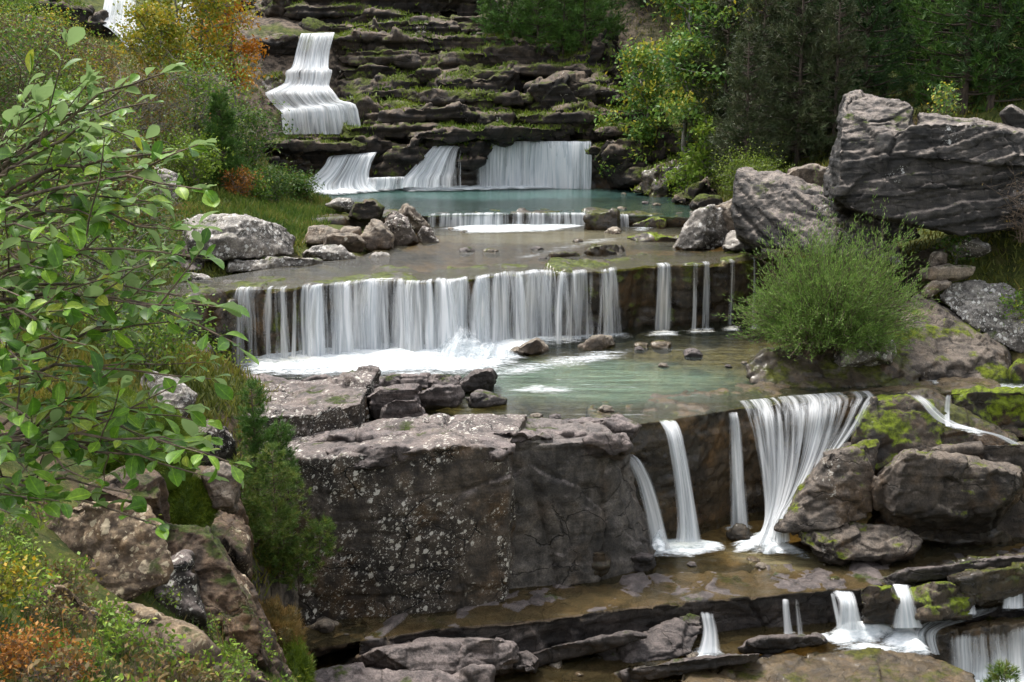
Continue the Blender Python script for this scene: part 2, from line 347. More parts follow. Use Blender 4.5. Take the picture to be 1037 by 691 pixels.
GX = ss_[None, :] * (np.maximum(ys, 0)[:, None] * 1.35 + 16); GY = np.repeat(ys[:, None], len(ss_), 1)
GZ = ground_z(GX, GY)
def grid_faces(nr, nc):
    i = np.arange(nr - 1)[:, None] * nc + np.arange(nc - 1)[None, :]; i = i.ravel()
    return np.stack([i, i + 1, i + nc + 1, i + nc], 1)
def ground_mat():
    t = NT('ground_soil'); w = t.obj(); nz = t.n('SeparateXYZ', {0: t.n('NewGeometry').outputs['Normal']}).outputs['Z']
    a = t.noise(w, .35, 8, .62); b = t.noise(w, 2.5, 9, .65); f = t.noise(w, 18, 6, .7)
    soil = t.mix(t.ss(b, .35, .65), (.035, .026, .017), (.12, .085, .05))
    grass = t.mix(t.ss(b, .35, .65), (.03, .045, .010), (.085, .10, .02)); grass = t.mix(t.ss(f, .5, .75), grass, (.16, .13, .045))
    c = t.mix(t.ss(t.math('ADD', a, t.math('MULTIPLY', nz, .25)), .58, .68), soil, grass)
    rk = t.mix(t.ss(b, .4, .6), (.03, .026, .022), (.15, .125, .10)); c = t.mix(t.ss(nz, .62, .45), c, rk)
    bed = t.mix(t.ss(b, .35, .62), (.10, .07, .03), (.30, .225, .115))
    c = t.mix(t.math('MULTIPLY', t.attr('rocky'), t.ss(a, .62, .5)), c, t.mix(t.ss(b, .38, .62), (.02, .016, .013), (.16, .125, .095))); c = t.mix(t.math('MULTIPLY', t.attr('bed'), t.ss(nz, .6, .85)), c, bed)
    bp = t.n('Bump', {'Height': t.math('ADD', b, t.math('MULTIPLY', f, .3)), 'Strength': .9, 'Distance': .12}).outputs[0]
    return t.done(t.n('BsdfPrincipled', {'Base Color': c, 'Roughness': .9, 'Normal': bp, 'Specular IOR Level': .2}).outputs[0])
bedm = np.zeros(GX.shape)
for k in POOLS: bedm = np.maximum(bedm, inside(PW[k], GX.ravel(), GY.ravel()).reshape(GX.shape))
gm = mesh_np('ground', np.stack([GX, GY, GZ], 2).reshape(-1, 3), grid_faces(*GX.shape), ground_mat(), {'bed': bedm.ravel(), 'rocky': np.clip((GY.ravel() - 57) / 2, 0, 1) * np.clip((86 - GY.ravel()) / 6, 0, 1) * np.clip((GX.ravel() + 18) / 2, 0, 1) * np.clip((11 - GX.ravel()) / 4, 0, 1)}, smooth=True)
tag(link('ground', gm), kind='structure')

def water_mat(name, shallow, deep, amt, rx=.5, ry=2.2, bump=.25, rough=.1, spots=(), streak=.25):
    """shallow: tint of what shows through, deep: colour of the water body; spots: (x, y, rx, ry) where it is deep"""
    t = NT(name); w = t.obj()
    wn = t.n('VectorMath', {0: w, 1: t.math('MULTIPLY', t.noise(w, .6, 4), 1.2)}, operation='ADD').outputs[0]
    fac = None
    for (x, y, a, b) in spots:
        m = t.n('VectorMath', {0: t.map(wn, (1 / a, 1 / b, 0), loc=(-(x + .6) / a, -(y + .6) / b, 0))}, operation='LENGTH').outputs['Value']
        m = t.ss(m, 1.15, .35); fac = m if fac is None else t.math('MAXIMUM', fac, m)
    base = amt if fac is None else t.math('ADD', t.math('MULTIPLY', fac, .55), amt, clamp=True)
    st = t.noise(t.map(w, (rx * .8, ry * 1.6, 1)), 1.1, 7, .62)
    dc = t.mix(t.ss(st, .35, .65), tuple(x * .7 for x in deep), tuple(min(1, x * 1.35) for x in deep))
    body = t.n('MixShader', {0: base, 1: t.n('BsdfTransparent', {'Color': (*shallow, 1)}).outputs[0], 2: t.n('BsdfDiffuse', {'Color': dc}).outputs[0]}).outputs[0]
    # silky surface: long soft ripples drawn out along the flow
    h = t.math('ADD', t.noise(t.map(w, (rx, ry, 1)), 1.6, 5, .55), t.math('MULTIPLY', t.noise(t.map(w, (rx * 3, ry * 2.4, 1)), 3.0, 4, .6), .35))
    bp = t.n('Bump', {'Height': h, 'Strength': bump, 'Distance': .25}).outputs[0]
    fr = t.n('Fresnel', {'IOR': 1.33, 'Normal': bp}).outputs[0]
    sh = t.n('MixShader', {0: fr, 1: body, 2: t.n('BsdfGlossy', {'Color': (1, 1, 1, 1), 'Roughness': rough, 'Normal': bp}).outputs[0]}).outputs[0]
    # thin drifting foam streaks
    fs = t.math('MULTIPLY', t.ss(t.noise(t.map(w, (rx * .7, ry * 1.5, 1)), 2.2, 8, .68, 1.0), .60, .76), streak)
    sh = t.n('MixShader', {0: fs, 1: sh, 2: t.n('BsdfDiffuse', {'Color': (.75, .78, .78, 1)}).outputs[0]}).outputs[0]
    return t.done(sh)
def spot(u, v, z, a, b): p = P(u, v, z); return (p[0], p[1], a, b)
WM = {
 'upper': water_mat('water_upper', (.5, .6, .52), (.075, .16, .14), .25, spots=[spot(480, 196, Z0, 9, 4.5)], streak=.15),
 'mid': water_mat('water_mid', (.68, .58, .38), (.14, .125, .07), .16, spots=[spot(560, 240, Z1, 6, 3)], streak=.3, bump=.4, rough=.16),
 'lower': water_mat('water_lower', (.66, .70, .55), (.12, .185, .13), .04, spots=[spot(600, 385, Z2, 4.5, 2.6)], streak=.45, bump=.45),
 'plunge': water_mat('water_plunge', (.80, .70, .48), (.20, .17, .09), .10, spots=[spot(800, 562, Z3, 1.6, .7)], streak=.12, bump=.15),
 'bottom': water_mat('water_bottom', (.80, .70, .48), (.20, .16, .08), .12, streak=.15, bump=.18),
 'outflow': water_mat('water_outflow', (.7, .65, .5), (.3, .32, .3), .4, streak=.5),
}
for k, (z, dd, o) in POOLS.items():
    bm = bmesh.new(); bm.faces.new([bm.verts.new((p[0], p[1], z)) for p in PW[k]]); bmesh.ops.recalc_face_normals(bm, faces=bm.faces)
    if list(bm.faces)[0].normal.z < 0: bmesh.ops.reverse_faces(bm, faces=bm.faces)
    me = bpy.data.meshes.new('water'); bm.to_mesh(me); bm.free(); me.materials.append(WM[k])
    tag(link(k + '_pool_water', me), kind='structure')
# ------------------------------------------------------------------ ledges the river falls over
K = dict
rock('rock_ledge', 'long straight dark ledge under the wide middle waterfall', [], M_WETG, .085, [ledge(LIP1, Z1 - .04, Z2 - .5, 2.6, .12)],
     cat='rock ledge', lump=.14, ls=.5, chunk=.2, cs=.45, crack=.02, strata=.14, th=.45, groove=.05, fine=.06)
rock('rock_ledge', 'wet brown ledge wall behind the fan of the lower right waterfall', [], M_WETB, .06,
     [ledge([(600, 431), (655, 428), (700, 422), (752, 412), (800, 408), (850, 404), (890, 401), (960, 398), (1080, 396)], Z2 - .03, Z3 - .5, 2.2, -.15)],
     cat='rock ledge', lump=.14, ls=.6, chunk=.16, cs=.4, crack=.0, strata=.08, th=.5, groove=.03, fine=.06)
def lip0(u): p = D(u, 146, 59.6); return (p[0], p[1] + .25 * math.sin(u * .05), ZS)
LIP0 = [lip0(u) for u in range(280, 721, 20)]
rock('rock_ledge', 'dark wall behind the white curtain above the turquoise pool', [], M_WET, .12,
     [ledge([(x, y, ZS - .05) for x, y, z in LIP0], ZS - .05, Z0 - .8, 5, .1)], cat='rock ledge', lump=.1, ls=.4, chunk=.35, cs=.4, crack=.1, strata=.25, th=.5, groove=.1, fine=.06)
rock('rock_ledge', 'low mossy shelf between the turquoise pool and the middle pool', [], M_WET, .1,
     [ledge([(300, 226), (400, 219), (440, 218), (520, 217), (600, 217.5), (660, 219), (720, 221), (780, 224)], Z0 - .03, Z1 - .4, 2, .05)],
     cat='rock ledge', lump=.06, chunk=.2, cs=.6, strata=.1, th=.3, fine=.05)
rock('rock_ledge', 'dark lip of bedrock carrying the small cascades at the bottom', [], M_SLABD, .05,
     [ledge([(360, 652), (440, 638), (545, 629), (640, 616), (740, 607), (800, 602), (860, 598), (915, 593), (960, 590), (1037, 585), (1120, 580)], Z3 - .01, -.6, 1.5, .05)],
     cat='rock ledge', lump=.07, ls=.9, chunk=.14, cs=.8, crack=.08, strata=.15, th=.22, groove=.06, fine=.04)
# ------------------------------------------------------------------ the great front block
def block(front_top, front_bot, Yt, Yb, back):
    """prism whose front face runs between two pixel polylines of the same length, Yt / Yb depths along them"""
    a = [D(u, v, y) for (u, v), y in zip(front_top, Yt)]; b = [D(u, v, y) for (u, v), y in zip(front_bot, Yb)]
    k = np.array([back[0], back[1], 0.])
    top = a + [p + k + np.array([0, 0, back[2]]) for p in a[::-1]]; bot = b + [np.array([*(p + k)[:2], b[i][2]]) for i, p in list(enumerate(a))[::-1]]
    return top, bot
rock('rock_wall', 'huge lichen spotted dark block with a sheer face in front of the brown pool', [], M_WALL, .045,
     [block([(205, 462), (260, 466), (330, 464), (400, 458), (460, 452), (516, 452)], [(150, 660), (235, 655), (320, 650), (400, 637), (460, 625), (513, 612)],
            [20.4, 20.2, 20.0, 20.1, 20.3, 20.6], [19.6, 19.5, 19.3, 19.6, 19.9, 20.3], (.4, 2.3, .0))],
     cat='rock wall', lump=.06, ls=.5, chunk=.12, cs=.42, crack=.05, strata=.04, th=.7, groove=.03, fine=.05, fs=3)
rock('rock_block', 'grey angular block with black stains right of the huge lichen spotted block', [], M_WALL2, .045,
     [block([(505, 444), (560, 448), (600, 446), (620, 442), (634, 452)], [(505, 606), (570, 598), (625, 588), (650, 578), (664, 566)],
            [21.4, 21.5, 21.8, 22.2, 23.0], [20.9, 21.1, 21.6, 22.1, 22.8], (.3, 1.7, .0))],
     cat='rock', lump=.12, ls=.6, chunk=.13, cs=.55, crack=.05, strata=.05, th=.6, groove=.02, fine=.045, fs=3)
rock('rock_slab', 'broad pale purple slab capping the huge front block beside the lower pool', [], M_SLAB, .05,
     [block([(300, 447), (360, 443), (430, 440), (500, 438), (560, 440), (590, 440)], [(300, 475), (360, 472), (430, 467), (500, 462), (560, 458), (590, 456)],
            [21.2, 21.2, 21.4, 21.6, 22.0, 22.3], [21.2, 21.2, 21.4, 21.6, 22.0, 22.3], (.3, 1.35, -.32))],
     cat='rock slab', lump=.12, ls=.6, chunk=.22, cs=.6, crack=.08, strata=.2, th=.18, groove=.06, fine=.04)
rock('rock_block', 'square lichen speckled block with a pale top left of the huge front block', [], M_WALL, .045,
     [block([(150, 428), (200, 425), (260, 424), (310, 420), (345, 413), (366, 409)], [(150, 480), (200, 482), (260, 478), (310, 472), (345, 466), (366, 458)],
            [21.6, 21.6, 21.7, 21.9, 22.3, 22.8], [21.5, 21.5, 21.6, 21.8, 22.2, 22.7], (0, 3.4, -.05))],
     cat='rock', lump=.1, ls=.7, chunk=.18, cs=.7, crack=.07, strata=.08, th=.3, groove=.04, fine=.04)
rock('rock_slab', 'wide flat pinkish slab on the left shore of the lower pool', [], M_SLAB, .05,
     [block([(135, 396), (200, 394), (260, 398), (320, 402), (372, 398)], [(135, 420), (200, 420), (260, 424), (320, 424), (372, 420)],
            [24.6, 24.6, 24.4, 24.3, 24.7], [24.6, 24.6, 24.4, 24.3, 24.7], (.2, 2.0, -.15))],
     cat='rock slab', lump=.06, ls=.7, chunk=.16, cs=.7, crack=.07, strata=.1, th=.14, groove=.05, fine=.03)
# ------------------------------------------------------------------ shore stones of the lower pool
shore = [
 ([(365, 404), (385, 392), (425, 392), (436, 402), (430, 425), (372, 432)], 24.6, 1.4, 'squat grey stone with a flat top on the left shore of the lower pool'),
 ([(383, 412), (400, 404), (425, 405), (430, 422), (420, 428), (386, 430)], 24.0, .9, 'olive grey stone below the squat shore stone'),
 ([(424, 398), (440, 390), (466, 391), (470, 404), (462, 412), (424, 414)], 25.0, 1.0, 'square brown stone in the row at the edge of the lower pool'),
 ([(466, 388), (480, 377), (498, 375), (503, 386), (500, 398), (468, 400)], 26.6, 1.0, 'dark round stone sticking out farthest into the lower pool'),
 ([(470, 402), (486, 398), (514, 404), (512, 410), (476, 412)], 25.2, .9, 'thin wedge of dark stone lying in the lower pool water'),
 ([(428, 386), (440, 379), (466, 381), (468, 392), (430, 394)], 27.0, 1.0, 'low lumpy stone against the white foam of the lower pool'),
 ([(372, 386), (400, 380), (434, 380), (436, 394), (374, 396)], 27.0, 1.4, 'long low purple stone between the foam and the flat slab'),
 ([(290, 390), (320, 382), (372, 384), (376, 396), (292, 400)], 26.8, 1.4, 'low wide stone left of the long purple stone at the foam'),
 ([(372, 430), (390, 424), (440, 422), (450, 432), (376, 440)], 23.6, 1.0, 'thin flagstone between the shore stones and the broad capping slab'),
 ([(440, 426), (480, 420), (530, 424), (545, 434), (450, 438)], 23.9, 1.2, 'thin wet flagstone in the shallow corner of the lower pool'),
]
for s, y, dp, lb in shore:
    rock('stone', lb, [solid(s, y, dp, .95, .95, chop=2)], M_SLAB if 'dark' not in lb else M_SLABD, .04, lump=.05, chunk=.12, cs=1.3, crack=.05, strata=.07, th=.14, groove=.04, fine=.025, cat='stone')
# ------------------------------------------------------------------ bottom slabs
bot = [
 ([(300, 668), (360, 655), (440, 650), (520, 652), (530, 668), (500, 690), (330, 700)], 18.9, 1.8, .4, 'smooth rounded pale slab at the bottom beside the brown channel', M_SLAB),
 ([(440, 660), (470, 645), (508, 645), (532, 660), (528, 680), (450, 690)], 18.7, 1.2, 0, 'bulging pale hump of rock at the right end of the bottom slabs', M_SLAB),
 ([(290, 690), (340, 676), (420, 678), (470, 690), (460, 720), (290, 725)], 17.9, 1.6, 0, 'layered pale slab at the very bottom edge', M_SLAB),
 ([(450, 690), (480, 676), (500, 676), (498, 700), (450, 715)], 18.0, .8, 0, 'small upright pale stone at the bottom edge', M_SLAB),
 ([(310, 650), (340, 640), (380, 642), (390, 652), (320, 664)], 19.3, .8, 0, 'thin tan flake of rock at the foot of the huge block', M_TAN),
 ([(305, 636), (325, 628), (345, 636), (350, 642), (310, 648)], 19.4, .7, 0, 'brown triangular stone leaning on the foot of the huge block', M_TAN),
 ([(490, 672), (508, 660), (535, 656), (550, 668), (545, 684), (500, 684)], 18.9, .8, 0, 'black wedge stone next to the pale hump at the bottom', M_SLABD),
 ([(868, 596), (880, 591), (905, 592), (912, 610), (908, 634), (870, 634)], 20.2, .8, 0, 'mossy square block between two small bottom cascades', M_MOSSY),
 ([(922, 598), (940, 590), (960, 590), (985, 598), (985, 626), (925, 630)], 20.3, .9, 0, 'mossy block right of the second small bottom cascade', M_MOSSY),
 ([(960, 584), (1000, 575), (1060, 570), (1070, 612), (965, 616)], 20.9, 1.2, 0, 'brown layered step at the right end of the bottom ledge', M_WET),
 ([(920, 582), (960, 568), (1060, 558), (1060, 576), (930, 590)], 21.6, 1.0, 0, 'thin wet flagstone on the right edge of the brown pool', M_WET),
 ([(624, 566), (640, 560), (662, 562), (664, 572), (655, 588), (625, 584)], 22.0, .7, 0, 'small dark cube of rock at the foot of the grey block', M_SLABD),
 ([(576, 574), (590, 560), (620, 556), (628, 572), (620, 584), (580, 586)], 21.5, .6, 0, 'rusty brown wedge under the grey block', M_WET),
 ([(738, 540), (746, 533), (760, 535), (762, 544), (740, 546)], 23.5, .4, 0, 'little dark stone in the white water under the fan waterfall', M_WET),
]
for s, y, dp, ln, lb, m in bot:
    rock('rock_slab' if 'slab' in lb else 'stone', lb, [solid(s, y, dp, .8, .85)], m, .04, cat='rock slab' if 'slab' in lb else 'stone', lump=.06, chunk=.12, cs=1., crack=.05, strata=.1, th=.16, groove=.05, fine=.025)
rock('rock_slab', 'wet flat slab at the bottom edge before the right cascades', [px([(688, 680, 18.6), (720, 669, 19.0), (790, 662, 19.25), (900, 657, 19.4), (940, 662, 19.2), (985, 684, 18.5), (1000, 720, 17.6), (690, 730, 17.2), (690, 700, 18.2), (720, 700, 19.0), (930, 700, 19.2)])],
     M_WETB, .035, cat='rock slab', lump=.05, chunk=.08, cs=.9, crack=.03, strata=.08, th=.14, groove=.04, fine=.03, fs=5)
rock('rock_slab', 'dark overhanging shelf above the bottom right waterfall', [px([(925, 646, 20.1), (932, 634, 20.5), (1000, 629, 20.5), (1090, 622, 20.5), (1090, 720, 19.95), (945, 710, 19.95), (940, 634, 21.4), (1090, 618, 21.4), (1090, 700, 21.2), (945, 690, 21.2)])],
     M_WETB, .04, cat='rock slab', **BLD)
rock('rock_slab', 'tilted dark slab rising to the right in front of the bottom ledge', [px([(566, 688, 19.0), (574, 680, 19.3), (640, 648, 19.8), (698, 621, 20.2), (713, 624, 20.1), (710, 640, 19.8), (703, 661, 19.5), (640, 674, 19.2), (585, 690, 18.9), (600, 662, 19.6), (700, 618, 20.3), (640, 690, 19.2)])],
     M_SLABD, .035, cat='rock slab', lump=.03, chunk=.07, cs=.9, crack=.03, strata=.05, th=.2, groove=.02, fine=.03, fs=5)
# ------------------------------------------------------------------ boulders by the lower right waterfall
rock('boulder', 'tilted boulder with a moss patch that the fan waterfall slides down', [px([(784, 536, 22.6), (795, 540, 22.2), (850, 536, 22.2), (880, 526, 22.6), (890, 450, 23.2), (862, 455, 23.0), (838, 462, 23.0), (815, 485, 23.3), (884, 440, 24.6), (830, 456, 24.4), (790, 530, 24.0), (870, 520, 24.5)])],
     M_BLOCK, .045, cat='boulder', **BLD)
rock('boulder', 'big angular grey block with a sharp pale top edge right of the fan waterfall', [px([(888, 512, 22.6), (884, 486, 22.8), (918, 458, 22.4), (924, 455, 22.8), (1000, 468, 22.6), (1032, 480, 22.4), (1030, 494, 22.3), (1006, 520, 22.2), (905, 522, 22.2), (890, 545, 23.2), (1000, 540, 23.2), (915, 455, 24.4), (1035, 470, 24.2), (1040, 500, 24.2), (880, 500, 24.2)])],
     M_BLOCK, .045, cat='boulder', **BLD)
rock('boulder', 'brown mossy boulder parting the water at the lip of the lower right falls', [px([(858, 458, 24.2), (868, 430, 24.3), (884, 404, 24.8), (920, 402, 24.8), (945, 405, 24.9), (955, 425, 24.5), (950, 455, 24.2), (960, 470, 24.0), (860, 480, 24.0), (880, 402, 26), (950, 404, 26), (950, 460, 25.6), (870, 460, 25.6)])],
     M_MOSSY, .05, cat='boulder', **BLD)
rock('boulder', 'bright green moss covered ledge block under the far right trickle', [px([(962, 398, 25.2), (975, 393, 25.4), (1030, 394, 25.4), (1075, 398, 25.2), (1075, 450, 25.0), (985, 440, 25.0), (960, 425, 25.2), (965, 395, 26.6), (1070, 395, 26.6), (1070, 450, 26.4), (970, 440, 26.4)])],
     M_MOSSY, .05, cat='boulder', **BLD)
rock('boulder', 'dark stone shelf behind the big angular grey block', [px([(945, 455, 23.8), (1000, 450, 23.8), (1070, 448, 23.8), (1070, 560, 23.6), (945, 520, 23.6), (945, 452, 25.2), (1070, 445, 25.2), (1070, 540, 25), (945, 520, 25)])],
     M_BLOCK, .06, cat='boulder', **BLD)
rock('boulder', 'long low tan slab lying in the brown pool under the big angular block', [px([(806, 538, 22.3), (812, 532, 22.5), (860, 527, 22.6), (905, 532, 22.4), (935, 548, 22.2), (925, 560, 21.9), (850, 568, 21.8), (826, 560, 21.9), (810, 550, 22.0), (830, 528, 23.4), (920, 535, 23.2), (880, 572, 21.9), (830, 568, 22.2), (920, 565, 22.6)])],
     M_BLOCK, .04, cat='rock slab', **BLD)
rock('boulder', 'dark rock filling the gap under the big angular grey block', [solid([(870, 540), (890, 505), (960, 500), (1060, 505), (1060, 552), (950, 556)], 23.8, 1.4)], M_WET, .06, cat='boulder', **BLD)
rock('boulder', 'dark wet ramp of rock under the white rivulet between the mossy rocks', [px([(918, 396, 25.2), (938, 396, 25.3), (965, 430, 24.6), (1030, 446, 24.3), (1030, 470, 24.2), (940, 460, 24.3), (925, 430, 24.9), (940, 398, 26.4), (1040, 440, 26), (1040, 480, 25.6), (930, 470, 26)])], M_WET, .05, cat='boulder', **BLD)
# broken slabs along the top edge of the huge block
for sil_, y_, lb_s in (([(318, 468), (330, 456), (395, 450), (420, 456), (410, 474), (330, 478)], 20.5, 'thin broken plate on the left top edge of the huge block'), ([(425, 460), (440, 447), (500, 446), (522, 452), (516, 470), (440, 474)], 20.9, 'reddish overhanging chunk on the top edge of the huge block'),
                    ([(455, 444), (480, 436), (545, 436), (560, 444), (530, 452), (470, 450)], 21.9, 'pale wedge slab in the middle of the capping slabs'), ([(585, 452), (600, 440), (632, 440), (640, 452), (628, 464), (594, 464)], 22.0, 'grey knob at the right top corner of the grey angular block'),
                    ([(545, 432), (575, 425), (625, 424), (650, 432), (640, 446), (560, 444)], 23.2, 'rounded purple stone at the edge of the lower pool above the grey block'), ([(300, 452), (330, 440), (380, 436), (400, 444), (380, 456), (310, 460)], 21.6, 'flat pale flake at the left end of the capping slabs')):
    rock('rock_slab', lb_s, [solid(sil_, y_, 1.1, .92, .92)], M_SLAB, .04, cat='rock slab', lump=.03, chunk=.12, cs=1.2, crack=.03, strata=.07, th=.13, groove=.04, fine=.04, fs=5)
# ------------------------------------------------------------------ islet and right bank
rock('boulder', 'flat dark islet rock carrying the round willow bush', [px([(756, 372, 27.6), (775, 356, 27.8), (830, 350, 28.2), (900, 348, 28.4), (925, 356, 28.2), (935, 372, 27.8), (930, 395, 27.0), (850, 398, 26.6), (780, 394, 26.9), (760, 390, 27.2), (770, 355, 30), (920, 352, 30), (925, 390, 29.6)])],
     M_WET, .06, cat='boulder', **BLD)
rock('boulder', 'small block on top of the islet rock beside the willow bush', [solid([(842, 362), (850, 345), (880, 340), (905, 346), (915, 372), (850, 376)], 27.6, 1.2)], M_PALE, .06, cat='boulder', **BLD)
rock('boulder', 'large smooth slanting slab to the right of the willow bush', [px([(880, 345, 29.2), (900, 318, 30), (930, 300, 30.2), (950, 312, 29.6), (1000, 345, 28.6), (1018, 358, 28.2), (1022, 392, 27.7), (940, 392, 27.5), (920, 372, 27.6), (905, 358, 28), (940, 298, 31.4), (1020, 352, 30), (1020, 395, 29.6), (900, 380, 29.5)])],
     M_BLOCK, .06, cat='boulder', **BLD)
rock('boulder', 'pale rounded boulder under the great layered boulder', [px([(950, 300, 30.8), (958, 288, 31), (990, 282, 31.2), (1020, 288, 31), (1040, 305, 30.6), (1050, 345, 30), (1035, 360, 29.6), (1005, 345, 29.6), (965, 318, 30), (960, 290, 32.4), (1035, 300, 32.4), (1045, 350, 31.8)])],
     M_PALE, .06, cat='boulder', **BLD)
rock('boulder', 'great layered grey boulder towering over the right bank', [
     px([(838, 205, 32.0), (838, 172, 32.2), (846, 130, 32.6), (858, 97, 33.2), (875, 93, 33.6), (908, 100, 33.0), (924, 112, 32.6), (922, 140, 31.6), (850, 140, 31.4), (850, 200, 30.6), (860, 95, 35), (925, 110, 35), (925, 200, 35), (840, 190, 35)]),
     px([(838, 195, 31.6), (848, 158, 31.6), (924, 128, 31.4), (985, 124, 31.6), (1040, 136, 32), (1075, 150, 32), (1080, 215, 31.6), (1030, 232, 30.8), (975, 238, 30.6), (905, 222, 30.6), (860, 212, 30.8), (848, 160, 35), (985, 120, 35.5), (1080, 145, 35), (1080, 220, 35), (850, 215, 35)]),
     px([(930, 118, 32.6), (960, 119, 32.2), (990, 127, 31.8), (1035, 140, 31.8), (1040, 170, 31.2), (930, 160, 31), (930, 118, 35), (1040, 140, 35), (1040, 180, 35)])],
     M_BIG, .055, cat='boulder', lump=.10, ls=.4, chunk=.16, cs=.5, crack=.05, strata=.22, th=.24, groove=.09, fine=.06, fs=5, tdir=(-.16, -.05, 1))
rock('boulder', 'slanting layered boulder leaning left of the great layered boulder', [
     px([(745, 240, 35.5), (742, 195, 36), (746, 173, 36.6), (790, 173, 36.4), (815, 185, 35.5), (880, 215, 33.6), (905, 235, 32.8), (915, 268, 32), (860, 262, 32.4), (790, 252, 34), (765, 250, 35), (748, 172, 38.5), (880, 212, 36), (910, 262, 35), (750, 245, 38)])],
     M_BIG, .06, cat='boulder', lump=.08, ls=.5, chunk=.12, cs=.6, crack=.04, strata=.18, th=.22, groove=.08, fine=.05, fs=5, tdir=(.52, -.3, .85))
rb = [
 ([(680, 252), (690, 232), (705, 214), (722, 208), (738, 214), (742, 240), (738, 250), (690, 256)], 38.6, 2.0, 'pale capped grey boulder at the right edge of the middle pool', M_PALE),
 ([(732, 252), (736, 236), (750, 230), (770, 236), (780, 250), (740, 256)], 37.6, 1.4, 'low stone between the pale capped boulder and the slanting one', M_PALE),
 ([(718, 214), (730, 206), (745, 202), (752, 225), (745, 240), (728, 240)], 39.5, 1.6, 'brown rock behind the pale capped boulder', M_TAN),
 ([(700, 210), (708, 198), (722, 197), (735, 205), (730, 214)], 42, 1.2, 'small dark rock above the pale capped boulder', M_CLIFF),
 ([(790, 182), (800, 172), (820, 165), (838, 170), (842, 190), (815, 196)], 37.5, 1.6, 'rubble stone wedged behind the slanting layered boulder', M_TAN),
 ([(885, 226), (892, 214), (925, 226), (932, 240), (915, 244), (890, 236)], 32.0, 1.0, 'dark plate of stone under the great layered boulder', M_BIG),
 ([(960, 252), (975, 240), (1002, 242), (1004, 254), (985, 262), (965, 260)], 31.6, 1.0, 'rounded grey stone in the shadow of the great layered boulder', M_PALE),
 ([(940, 262), (946, 256), (956, 257), (957, 270), (942, 272)], 31.2, .5, 'small pale cobble on the rusty flat plate', M_TAN),
 ([(930, 272), (960, 268), (1004, 270), (1004, 278), (970, 284), (932, 284)], 31.0, 1.0, 'rusty flat plate of stone over the pale rounded boulder', M_TAN),
 ([(928, 296), (945, 284), (964, 284), (962, 292), (940, 304), (930, 304)], 30.6, .8, 'brown flake of stone beside the pale rounded boulder', M_TAN),
 ([(905, 300), (915, 262), (940, 250), (1060, 245), (1070, 330), (1000, 340), (930, 320)], 33.6, 1.6, 'dark mass of rock in the hollow behind the pale rounded boulder', M_CLIFF),
 ([(1012, 115), (1022, 106), (1045, 118), (1060, 140), (1040, 140), (1018, 126)], 33.5, 1.5, 'broken slab perched on the right end of the great boulder', M_BIG),
 ([(1022, 376), (1030, 364), (1055, 360), (1060, 395), (1026, 396)], 27.8, 1.0, 'mossy stone at the right edge above the trickle', M_MOSSY),
 ([(516, 357), (528, 347), (545, 342), (556, 348), (557, 357), (535, 362)], 30.6, 1.0, 'rounded brown stone in the foam under the middle waterfall', M_TAN),
 ([(585, 350), (600, 342), (622, 339), (632, 348), (610, 356), (588, 356)], 31.6, 1.0, 'low flat brown stone right of the stone in the foam', M_TAN),
 ([(592, 238), (592, 214), (626, 213), (627, 238)], 44.2, 1.0, 'square dark block standing in the small upper weir', M_WET),
 ([(550, 263), (560, 255), (585, 256), (590, 264), (560, 268)], 36.5, .8, 'low ochre topped stone in the middle pool', M_WET),
 ([(588, 258), (600, 248), (625, 245), (638, 252), (636, 260), (600, 263)], 37.0, 1.0, 'rounded dark stone with an orange top in the middle pool', M_WET),
 ([(630, 240), (655, 236), (690, 240), (688, 250), (650, 248)], 40.5, 1.0, 'mossy spit of stones right of the square weir block', M_MOSSY),
 ([(640, 228), (660, 220), (690, 222), (690, 232), (650, 234)], 45.0, 1.2, 'flat mossy stone in the shallows at the right of the small weir', M_MOSSY),
]
for s, y, dp, lb, m in rb:
    rock('boulder' if 'boulder' in lb.split(' at')[0].split(' above')[0].split(' behind')[0].split(' over')[0].split(' under')[0].split(' beside')[0] else 'stone', lb, [solid(s, y, dp)], m, .06, cat='stone', **BLD)
